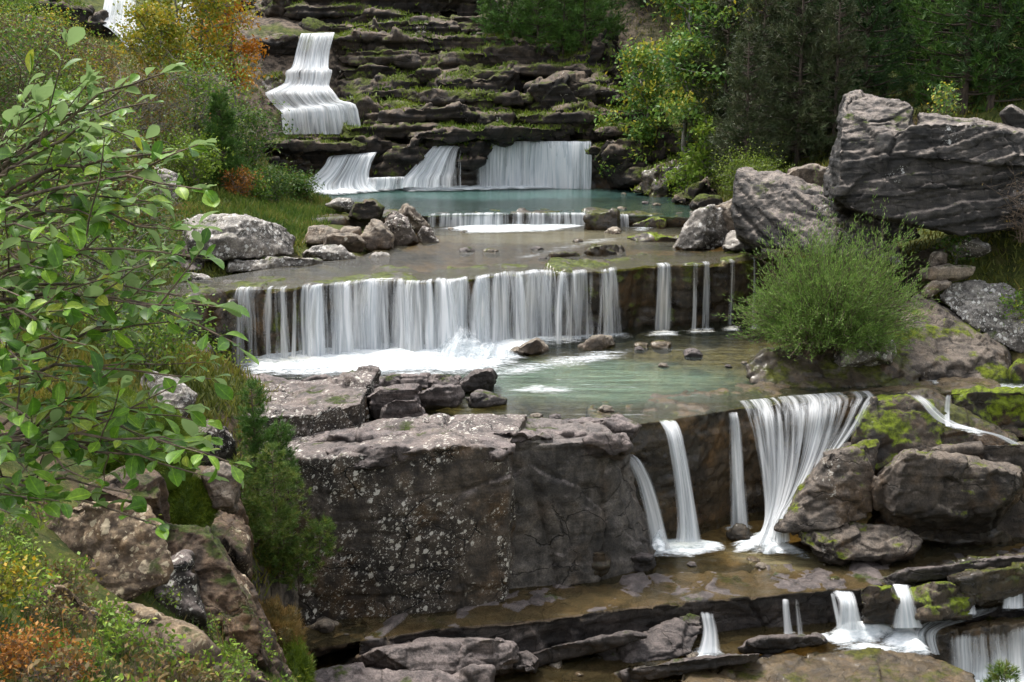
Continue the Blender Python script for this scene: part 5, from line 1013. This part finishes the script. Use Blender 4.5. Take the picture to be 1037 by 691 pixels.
add_broad('shrub', 'little green plant in the hollow under the great boulder', 'shrub', 968, 31.2, .8, .45, 337, L_BUSHD, base=D(968, 268, 31.5), nleaf=350, ls=.12, trunk_h=.1, stems=3)
add_broad('shrub', 'bare tangle of brown twigs at the right edge', 'shrub', 1032, 30.6, 1.8, .9, 338, L_DRYB, bark=B_TWIG, base=D(1034, 246, 30.8), nleaf=60, ls=.08, trunk_h=.05, stems=8)
add_broad('shrub', 'leafy green plant beside the pale rounded boulder', 'shrub', 1036, 29.9, .9, .7, 339, L_BUSH, base=D(1036, 330, 30.2), nleaf=700, ls=.11, trunk_h=.05, stems=4)

# willow bush on the islet
def willow():
    rng = np.random.default_rng(341); base = D(838, 354, 28.0); paths, rad, pos, dirs = [], [], [], []
    for k in range(420):
        a = rng.random() * 6.283; el = math.acos(rng.uniform(.0, 1)); ln = (1 + .22 * math.sin(3 * a + 1) * math.sin(el) + .10 * math.sin(5 * a + 4 * el)) * rng.uniform(.66, 1.0) / math.hypot(math.sin(el) / 2.15, math.cos(el) / 3.35)
        b0 = np.array([math.cos(a), math.sin(a), 0]) * .25 * rng.random() + np.array([rng.normal(0, .3), rng.normal(0, .2), 0])
        d = np.array([math.cos(a) * math.sin(el), math.sin(a) * math.sin(el) * .8, math.cos(el) * .95 + .1])
        q = np.linspace(0, 1, 6); pth = b0 + d * ln * q[:, None] + np.outer(q * (1 - q), [0, 0, .5 * ln * math.sin(el)]) + rng.normal(0, .04, (6, 3)) * q[:, None]
        paths.append(pth); rad.append(np.linspace(.016, .004, 6))
        for m in range(4):
            f = rng.uniform(.22, .9); p1 = np.array([np.interp(f, q, pth[:, i]) for i in range(3)]); e = p1 + (d + rng.normal(0, .5, 3) + np.array([0, 0, .2])) * ln * .24
            sub = np.linspace(p1, e, 3); paths.append(sub); rad.append(np.linspace(.006, .002, 3))
            for x in rng.random(30): pos.append(p1 + (e - p1) * x); dirs.append((e - p1) / np.linalg.norm(e - p1) + rng.normal(0, .45, 3) + np.array([0, 0, .25]))
        for x in rng.uniform(.5, 1.03, 22):
            pos.append(np.array([np.interp(x, q, pth[:, i]) for i in range(3)])); dirs.append(d + rng.normal(0, .4, 3) + np.array([0, 0, .3]))
    n = len(pos); pos = np.array(pos) + rng.normal(0, .05, (n, 3)); tone = np.clip(.5 + .3 * fbm(pos * 1.3, 3, 4) + rng.normal(0, .22, n), 0, 1)
    V, Fq, r = scatter(T_RHOMB, pos, np.array(dirs), rng.uniform(.07, .14, n), rng.uniform(.014, .024, n), rng, .6, tone)
    w = tubes(paths, rad, 4)
    plant('willow_bush', 'round feathery green willow bush on the dark islet rock', 'bush', base, (*w, B_TWIG), [('crown', V, Fq, r, L_WILL)], woodname='stem')
willow()

# left hillside: autumn tree, shrubs, column pine
add_broad('autumn_tree', 'yellow and orange birch beside the tall upper cascade', 'tree', 205, 55, 9.0, 2.6, 351, L_AUT, bark=B_GREY, nleaf=7500, ls=.22, trunk_h=.12, clump=.3, stems=2)
add_broad('autumn_tree', 'deep orange tree crown touching the top of the picture', 'tree', 246, 58, 10.0, 2.0, 352, L_ORNG, bark=B_GREY, nleaf=5200, ls=.22, trunk_h=.25, clump=.28, stems=2)
add_broad('autumn_tree', 'green and yellow birch left of the orange trees', 'tree', 172, 52, 6.0, 1.5, 353, L_AUT, bark=B_GREY, nleaf=4500, ls=.2, trunk_h=.15, clump=.3, stems=2)
add_broad('shrub', 'grey twigged bush with few green leaves under the orange tree', 'shrub', 205, 47, 4.6, 2.4, 354, L_BUSH, nleaf=4200, ls=.15, trunk_h=.1, clump=.3, stems=7)
add_broad('shrub', 'leafy green bush hanging towards the white chute', 'shrub', 258, 50, 3.4, 1.6, 355, L_BUSHD, nleaf=3000, ls=.16, trunk_h=.1, clump=.3, stems=4)
add_broad('shrub', 'dark twiggy thicket in the middle of the left hillside', 'shrub', 150, 44, 3.6, 2.2, 356, L_DRYB, nleaf=2500, ls=.13, trunk_h=.1, clump=.35, stems=8)
add_pine('slim column shaped pine on the left shore meadow', 234, 44.5, 4.3, .85, 357, mat=L_PINEG, lo=.05, nl=.17, nw=.022, tuft=14, dens=2.0, whorls=34)
add_broad('shrub', 'reddish brown bush at the foot of the slim column pine', 'shrub', 246, 43.8, 1.2, .7, 358, L_RUST, nleaf=1200, ls=.10, stems=6, trunk_h=.1)
add_broad('shrub', 'bright green leafy bush left of the slim column pine', 'shrub', 208, 43, 1.9, 1.2, 359, L_LIME, nleaf=2600, ls=.13, stems=5, trunk_h=.1)
for i, (u, Y, h, r, m, lb) in enumerate([
    (285, 47, 1.5, 1.1, L_BUSHD, 'dark green bush on the grassy point by the white chute'), (308, 49.5, 1.1, .9, L_BUSHD, 'low dark bush at the tip of the grassy point'), (262, 45.5, 1.2, .9, L_BUSH, 'pale green bush behind the long lichen boulder'),
    (45, 40, 3.2, 2.4, L_BUSH, 'wide green shrub high on the left hillside'), (95, 36, 3.0, 2.0, L_BUSH, 'yellow green shrub in the middle of the left hillside'), (10, 34, 3.5, 2.4, L_BUSHD, 'dark shrub at the left edge of the hillside'),
    (130, 31, 2.2, 1.7, L_BUSHD, 'bush with small dark leaves above the shore boulders'), (60, 27, 2.6, 1.9, L_BUSH, 'small leaved green shrub behind the leafy branches'), (175, 29, 1.6, 1.1, L_BUSH, 'small leaved shrub beside the pale flake of stone'),
    (195, 27.5, 1.3, .9, L_LIME, 'bright leafy shrub overhanging the left end of the middle fall'), (110, 24, 2.2, 1.6, L_BUSHD, 'tangled twiggy shrub on the left slope'), (20, 21, 2.6, 1.8, L_BUSH, 'green shrub low on the left slope'),
    (150, 21.5, 1.3, 1.1, L_BUSH, 'small shrub over the white speckled stone'), (60, 50, 2.2, 1.8, L_AUT, 'yellow tinged shrub below the tan outcrop'), (110, 52, 2.0, 1.6, L_DRYB, 'brown autumn shrub on the upper left slope'), (85, 58, 1.2, 1.2, L_AUT, 'golden shrub below the far waterfall')]):
    add_broad('shrub', lb, 'shrub', u, Y, h, r, 370 + i, m, nleaf=int(2600 * (1.0 if Y < 35 else .8)), ls=.10 if Y < 30 else .13, stems=6, trunk_h=.08, bark=B_TWIG if i % 2 else B_GREY, clump=.35)

# pine scrub on the front rocks
def scrub(label, base, h, r, seed, spread, n=5, mat=None, dens=.36):
    mat = mat or L_SCRUB
    rng = np.random.default_rng(seed); WV, WF, LV, LF, LR, ow, ol = [], [], [], [], [], 0, 0
    for k in range(n):
        w, l = pine_geo(h * rng.uniform(.55, 1.0), r * rng.uniform(.7, 1.1), seed * 10 + k, whorls=int(8 + h * 4), lo=.15, nl=.095, nw=.010, tuft=20, dens=dens)
        o = np.array([rng.uniform(-1, 1) * spread[0], rng.uniform(-1, 1) * spread[1], rng.uniform(0, 1) * spread[2]])
        WV.append(w[0] + o); WF.append(w[1] + ow); ow += len(w[0]); LV.append(l[0] + o); LF.append(l[1] + ol); LR.append(l[2]); ol += len(l[0])
    plant('pine_shrub', label, 'pine shrub', base, (np.concatenate(WV), np.concatenate(WF), B_TWIG), [('crown', np.concatenate(LV), np.concatenate(LF), np.concatenate(LR), mat)])
scrub('young pine standing in front of the square lichen block', D(262, 498, 19.2), 2.15, .26, 41, (.03, .03, 0), 2, L_PINEG, 1.0)
scrub('second smaller young pine right of the first one', D(284, 500, 19.7), 1.4, .24, 42, (.03, .03, 0), 2, L_PINEG, 1.0)
scrub('straggly pine scrub clinging to the left end of the huge block', D(285, 620, 18.6), 1.5, .42, 43, (.75, .3, 1.5), 9)
scrub('lower clump of pine scrub over the bottom left rocks', D(255, 560, 17.6), 1.1, .42, 44, (.45, .3, .9), 5)
scrub('tiny pine tip in the bottom right corner', D(1016, 716, 15.5), .75, .24, 45, (.02, .02, 0), 1)
# cushion shrubs, dry shrubs
def cushion(label, u, v, Y, rx, ry, rz, seed, mat, n=9000, ln=.06, name='cushion_shrub'):
    rng = np.random.default_rng(seed); b = D(u, v, Y); d = rng.normal(size=(n, 3)); d[:, 2] = np.abs(d[:, 2]) * 1.1 - .15; d /= np.linalg.norm(d, axis=1, keepdims=True)
    rad = (1 + .55 * fbm(d * 1.8 + seed, 4, seed)) * rng.uniform(.86, 1.02, n); pos = d * rad[:, None] * np.array([rx, ry, rz])
    tone = np.clip(.5 + .5 * fbm(d * 4 + seed, 3, seed + 1) + rng.normal(0, .2, n), 0, 1)
    V, Fq, r = scatter(T_NEEDLE, pos, d + rng.normal(0, .5, (n, 3)) + np.array([0, 0, .3]), ln * rng.uniform(.6, 1.4, n), ln * .16, rng, .5, tone)
    m = 300; th = rng.random(m) * 6.28; stems = [np.linspace([0, 0, -.1], p * .9, 3) for p in pos[:60]]
    w = tubes(stems, [np.array([.012, .008, .003])] * 60, 4)
    core = bmesh.new(); bmesh.ops.create_icosphere(core, subdivisions=3, radius=1); cv = np.array([tuple(x.co) for x in core.verts]); cf = np.array([[x.index for x in f.verts] for f in core.faces]); core.free()
    cv = cv * (.9 * (1 + .55 * fbm(cv * 1.8 + seed, 4, seed)))[:, None] * np.array([rx, ry, rz])
    k = len(V); V = np.concatenate([V, cv]); Fq = np.concatenate([Fq, cf + k]); r = np.concatenate([r, np.full(len(cv), .1)])
    plant(name, label, 'shrub', b, (*w, B_TWIG), [('crown', V, Fq, r, mat)], woodname='stem')
cushion('moss green cushion bush on the left bank under the leafy branches', 148, 460, 15.6, .75, .8, .75, 51, L_MOSSB, 26000)
cushion('moss green tongue of cushion plants hanging over the shaded rock', 190, 520, 15.4, .42, .5, .6, 52, L_MOSSB, 14000)
cushion('small moss cushion at the upper end of the left bank', 112, 420, 18, .6, .7, .45, 53, L_MOSSB, 12000)
cushion('dry brown heather bush at the foot of the pine scrub', 278, 672, 16.2, .46, .5, .95, 54, L_DRYB, 16000, .07, 'dry_bush')
cushion('tuft of dry olive heather in front of the brown bush', 300, 700, 15.8, .3, .35, .8, 55, L_MOSSB, 6000, .07, 'dry_bush')
add_broad('autumn_plant', 'rust coloured autumn plant in the bottom left corner', 'plant', 18, 7.0, .3, .28, 56, L_RUST, bark=B_TWIG, base=D(18, 690, 7.0), nleaf=1100, ls=.038, stems=9, trunk_h=.05, clump=.3)
add_broad('autumn_plant', 'yellow leaved herb beside the rusty plant at the left edge', 'plant', 5, 7.6, .34, .26, 59, L_AUT, bark=B_TWIG, base=D(8, 612, 7.8), nleaf=700, ls=.05, stems=6, trunk_h=.05, clump=.3)
add_broad('autumn_plant', 'smaller rusty plant beside the boulder with lichen plates', 'plant', 75, 7.6, .24, .22, 57, L_RUST, bark=B_TWIG, base=D(70, 694, 7.6), nleaf=800, ls=.04, stems=7, trunk_h=.05, clump=.3)
cushion('green turf cushion on the slab by the lower pool', 296, 407, 24.0, .42, .3, .13, 58, L_MOSSB, 3500, .07)

# ---- the near shrub with large leaves
def front_shrub():
    rng = np.random.default_rng(361); root = D(-165, 640, 4.6); root[2] = gz(root[0], root[1]) - .05
    tips = [(166, 74, 4.3), (150, 104, 4.2), (205, 192, 3.9), (186, 152, 4.1), (122, 92, 4.4), (62, 118, 4.5), (18, 130, 4.4), (205, 262, 3.9), (184, 300, 4.0), (238, 348, 3.7), (214, 384, 3.9), (200, 330, 3.8), (172, 326, 4.2), (232, 468, 3.7), (200, 480, 3.8), (158, 532, 3.6), (132, 500, 3.8), (90, 486, 3.7), (44, 512, 3.7), (10, 520, 3.6), (152, 424, 4.2), (100, 402, 4.1), (60, 384, 3.8), (124, 334, 4.2), (82, 300, 4.0), (142, 254, 4.4), (100, 222, 4.2), (52, 244, 4.0), (20, 300, 3.7), (62, 182, 4.3), (112, 164, 4.3), (150, 204, 4.3), (5, 205, 4.0), (30, 424, 3.6), (0, 456, 3.6), (20, 366, 3.6), (165, 455, 4.0), (130, 460, 4.1), (60, 450, 3.9), (172, 232, 4.2), (30, 165, 4.2), (88, 350, 3.7), (190, 415, 4.1)]
    tips += [(rng.uniform(-40, 160), rng.uniform(150, 510), rng.uniform(3.5, 4.8)) for _ in range(6)]
    forks = [D(-95, 520, 4.5), D(-80, 420, 4.4), D(-90, 330, 4.5), D(-70, 250, 4.5), D(-60, 470, 4.2)]
    paths, rad, lp, ld = [], [], [], []
    for f in forks: paths.append(np.array([root + rng.normal(0, .05, 3), (root + f) / 2 + rng.normal(0, .06, 3), f])); rad.append(np.array([.024, .018, .012]))
    for (u, v, Y) in tips:
        e = D(u, v, Y); f = min(forks, key=lambda p: abs((p - e)[2] + .25) + .3 * abs((p - e)[1])); q = np.linspace(0, 1, 9)[:, None]
        sag = np.array([0, 0, .16 * np.linalg.norm(e - f)]); pth = f + (e - f) * q + sag * (q * (1 - q)) * 2 + rng.normal(0, .022, (9, 3)) * q * (1.2 - q) * 2; pth[-1] = e
        paths.append(pth); rad.append(np.linspace(.010, .0028, 9)); dl = (e - f) / np.linalg.norm(e - f); tl = np.linalg.norm(e - f)
        def leaves_on(path, lo, gap, s0):
            L = np.concatenate([[0], np.cumsum(np.linalg.norm(np.diff(path, axis=0), axis=1))]); x = L[-1] * lo; side = s0
            while x < L[-1]:
                p = np.array([np.interp(x, L, path[:, i]) for i in range(3)]); d = path[-1] - path[-2]; d = d / np.linalg.norm(d); sdv = np.cross(d, [0, 0, 1.]); sdv /= np.linalg.norm(sdv) + 1e-9
                lp.append(p); ld.append(d * .75 + sdv * side * rng.uniform(.5, 1.1) + np.array([0, 0, rng.uniform(-.25, .5)]) + rng.normal(0, .25, 3)); side = -side; x += gap * rng.uniform(.6, 1.3)
            for _ in range(2): lp.append(path[-1]); ld.append(d + rng.normal(0, .45, 3))
        leaves_on(pth, .5, .062, 1)
        for m in range(3):
            x = rng.uniform(.4, .9); i = int(x * 8); p1 = pth[i]; e2 = p1 + (dl + rng.normal(0, .6, 3)) * rng.uniform(.14, .30); e2[2] += .04
            sub = np.linspace(p1, e2, 4) + rng.normal(0, .006, (4, 3)); sub[0] = p1; paths.append(sub); rad.append(np.linspace(.004, .002, 4)); leaves_on(sub, .3, .055, -1)
    lp, ld = np.array(lp), np.array(ld); n = len(lp); ld /= np.linalg.norm(ld, axis=1, keepdims=True); b = root.copy(); pet = []
    start = lp + ld * .018
    sz = .036 + .072 * rng.beta(1.6, 1.8, n)
    V, Fq, r = scatter(T_LEAF, start - b, ld, sz, sz * rng.uniform(.6, .85, n), rng, 2.2, np.clip(rng.beta(2, 2.4, n), 0, 1))
    for k in range(n): pet.append(np.array([lp[k], start[k] + ld[k] * .004]) - b)
    pv, pf = tubes(pet, [np.array([.0013, .001])] * n, 3); wv, wf_ = tubes([p - b for p in paths], rad, 6)
    e = plant('leafy_shrub', 'near shrub with large oval green leaves reaching in from the left edge', 'shrub', b, (wv, wf_, B_TWIG), [('foliage', V, Fq, r, L_FRONT)], woodname='stem')
    fm = [c for c in e.children if c.name.startswith('foliage')][0].data; at = fm.attributes.new('rib', 'FLOAT', 'POINT'); at.data.foreach_set('value', np.tile(np.repeat([0., 1., 0.], 7), n).astype(np.float32))
    link('leaf_stalk', mesh_np('leaf_stalk', pv, pf, L_FRONT, {'rnd': np.full(len(pv), .8)}), e)['kind'] = 'stuff'
front_shrub()

# ---- grass
def grass(name, X, Y, hl, wd, mat, seed, keep=None, lean=.45):
    rng = np.random.default_rng(seed); Z = ground_z(X, Y); wet = np.zeros(X.shape, bool)
    for k in POOLS: wet |= inside(PW[k], X, Y)
    m = ~wet; X, Y, Z, hl = X[m], Y[m], Z[m], hl[m]; n = len(X); pos = np.stack([X, Y, Z - .02], 1)
    d = rng.normal(0, lean, (n, 3)); d[:, 2] = 1; tone = np.clip(.45 + .55 * fbm(pos * .7, 3, seed) + rng.normal(0, .2, n), 0, 1)
    tv = np.array([[0, -.5, 0], [0, .5, 0], [.55, .4, .10], [.55, -.4, .10], [1, .06, -.05], [1, -.06, -.05]], float); tf = np.array([[0, 1, 2, 3], [3, 2, 4, 5]])
    V, Fq, r = scatter((tv, tf), pos, d, hl, wd, rng, 0, tone)
    tag(link(name, mesh_np(name, V, Fq, mat, {'rnd': r})), 'grass and low herbs covering the banks', None, None, 'stuff')
rng = np.random.default_rng(71)
n = 60000; Y = 4.5 + 13 * rng.random(n) ** 1.3; X = -.5 - Y * rng.uniform(.0, .72, n)
cl_ = fbm(np.stack([X * .9, Y * .9, X * 0], 1), 3, 81) > -.18; X, Y = X[cl_], Y[cl_]
grass('grass', X, Y, rng.uniform(.05, .19, len(X)), .009, L_GRASS, 72, lean=.55)
n = 70000; Y = 16 + 50 * rng.random(n) ** 1.2; X = (-.22 - rng.uniform(0, .42, n)) * Y
grass('grass', X, Y, rng.uniform(.12, .34, n), .035, L_GRASF, 73)
n = 45000; Y = 30 + 50 * rng.random(n); X = (.06 + rng.uniform(0, .55, n)) * Y
grass('grass', X, Y, rng.uniform(.12, .36, n), .045, L_GRASF, 74)
n = 16000; X = rng.uniform(-14, -7.2, n); Y = rng.uniform(37, 51, n); grass('grass', X, Y, rng.uniform(.15, .4, n), .04, L_GRASS, 75)

# grass and moss in the joints of the cliff
cp_ = []
for V, Fq in CLIFFV:
    a, b, c = V[Fq[:, 0]], V[Fq[:, 1]], V[Fq[:, 3]]; nn = np.cross(b - a, c - a); nn /= np.linalg.norm(nn, axis=1, keepdims=True) + 1e-9
    m = (np.abs(nn[:, 2]) > .75) & (fbm(a * .35, 3, 91) > np.where(a[:, 0] > 2, -.12, .2)); cp_.append(a[m])
cp_ = np.concatenate(cp_); pk = RNG.integers(0, len(cp_), 40000); pp = cp_[pk] + RNG.normal(0, .04, (40000, 3)) * np.array([1, 1, .2])
dd = RNG.normal(0, .6, (40000, 3)); dd[:, 2] = 1
V, Fq, r = scatter((np.array([[0, -.5, 0], [0, .5, 0], [.55, .4, .10], [.55, -.4, .10], [1, .06, -.05], [1, -.06, -.05]], float), np.array([[0, 1, 2, 3], [3, 2, 4, 5]])), pp, dd, RNG.uniform(.08, .30, 40000), .06, RNG, 0, np.clip(.5 + .6 * fbm(pp * .8, 3, 6) + RNG.normal(0, .15, 40000), 0, 1))
tag(link('cliff_grass', mesh_np('cliff_grass', V, Fq, L_MOSSB, {'rnd': r})), 'moss and grass growing along the joints of the cliff', None, None, 'stuff')
# low shrubs over the left hillside
HG = 'low shrubs scattered over the left hillside'; hp = []
for i, m in enumerate((L_BUSH, L_AUT, L_DRYB, L_LIME)):
    hp.append(add_broad('shrub', ['low green shrub scattered over the left hillside', 'low golden shrub scattered over the left hillside', 'low brown twiggy shrub scattered over the left hillside', 'low lime green shrub scattered over the left hillside'][i], 'shrub', (40, 90, 20, 120)[i], (56, 50, 44, 40)[i], 1.4, 1.2, 400 + i, m, nleaf=1500, ls=.12, stems=5, trunk_h=.06, clump=.4, bark=B_TWIG, group=HG))
for i in range(34):
    u, Y = RNG.uniform(-60, 150), RNG.uniform(30, 66)
    if 95 < u < 150 and Y > 52: continue
    dup(hp[i % 4], base_at(u, Y), RNG.uniform(.5, 1.15), RNG.random() * 6.28)
# herbs and dry stalks on the near bank
NG = 'small leafy herbs on the near left bank'
nh = [add_broad('herb', 'small green herb among the grass of the near left bank', 'plant', 60, 8.5, .22, .2, 420, L_BUSH, nleaf=160, ls=.05, stems=5, trunk_h=.05, clump=.35, bark=B_TWIG, group=NG), add_broad('herb', 'small brown dried herb among the grass of the near left bank', 'plant', 110, 9.5, .28, .2, 421, L_DRYB, nleaf=120, ls=.045, stems=6, trunk_h=.05, clump=.35, bark=B_TWIG, group=NG), add_broad('herb', 'small lime herb among the grass of the near left bank', 'plant', 30, 9.0, .2, .2, 422, L_LIME, nleaf=170, ls=.05, stems=5, trunk_h=.05, clump=.35, bark=B_TWIG, group=NG)]
for i in range(90):
    u, Y = RNG.uniform(-30, 270), RNG.uniform(6.3, 13); dup(nh[i % 3], base_at(u, Y, -.03), RNG.uniform(.6, 1.5), RNG.random() * 6.28)
for i in range(5):
    u, Y = (30, 55, 75, 205, 225)[i], (7.5, 8.2, 8.8, 12, 12.6)[i]; b = base_at(u, Y, -.02); st = []
    for k in range(3):
        h_ = RNG.uniform(.3, .65); a_ = RNG.normal(0, .25, 2); st.append(np.array([[0, 0, 0], [a_[0] * h_ * .4, a_[1] * h_ * .4, h_ * .6], [a_[0] * h_, a_[1] * h_, h_]]) + RNG.normal(0, .03, 3) * np.array([1, 1, 0]))
    v_, f_ = tubes(st, [np.array([.0035, .003, .0015])] * 3, 4)
    e = empty('dry_stalk', b, 'thin dry ochre grass stalks standing on the near left bank', 'plant', 'dry stalks on the near left bank'); link('stem', mesh_np('stem', v_, f_, bark_mat('straw', (.30, .17, .06), (.42, .27, .10), 30) if i == 0 else bpy.data.materials['straw'], smooth=True), e)
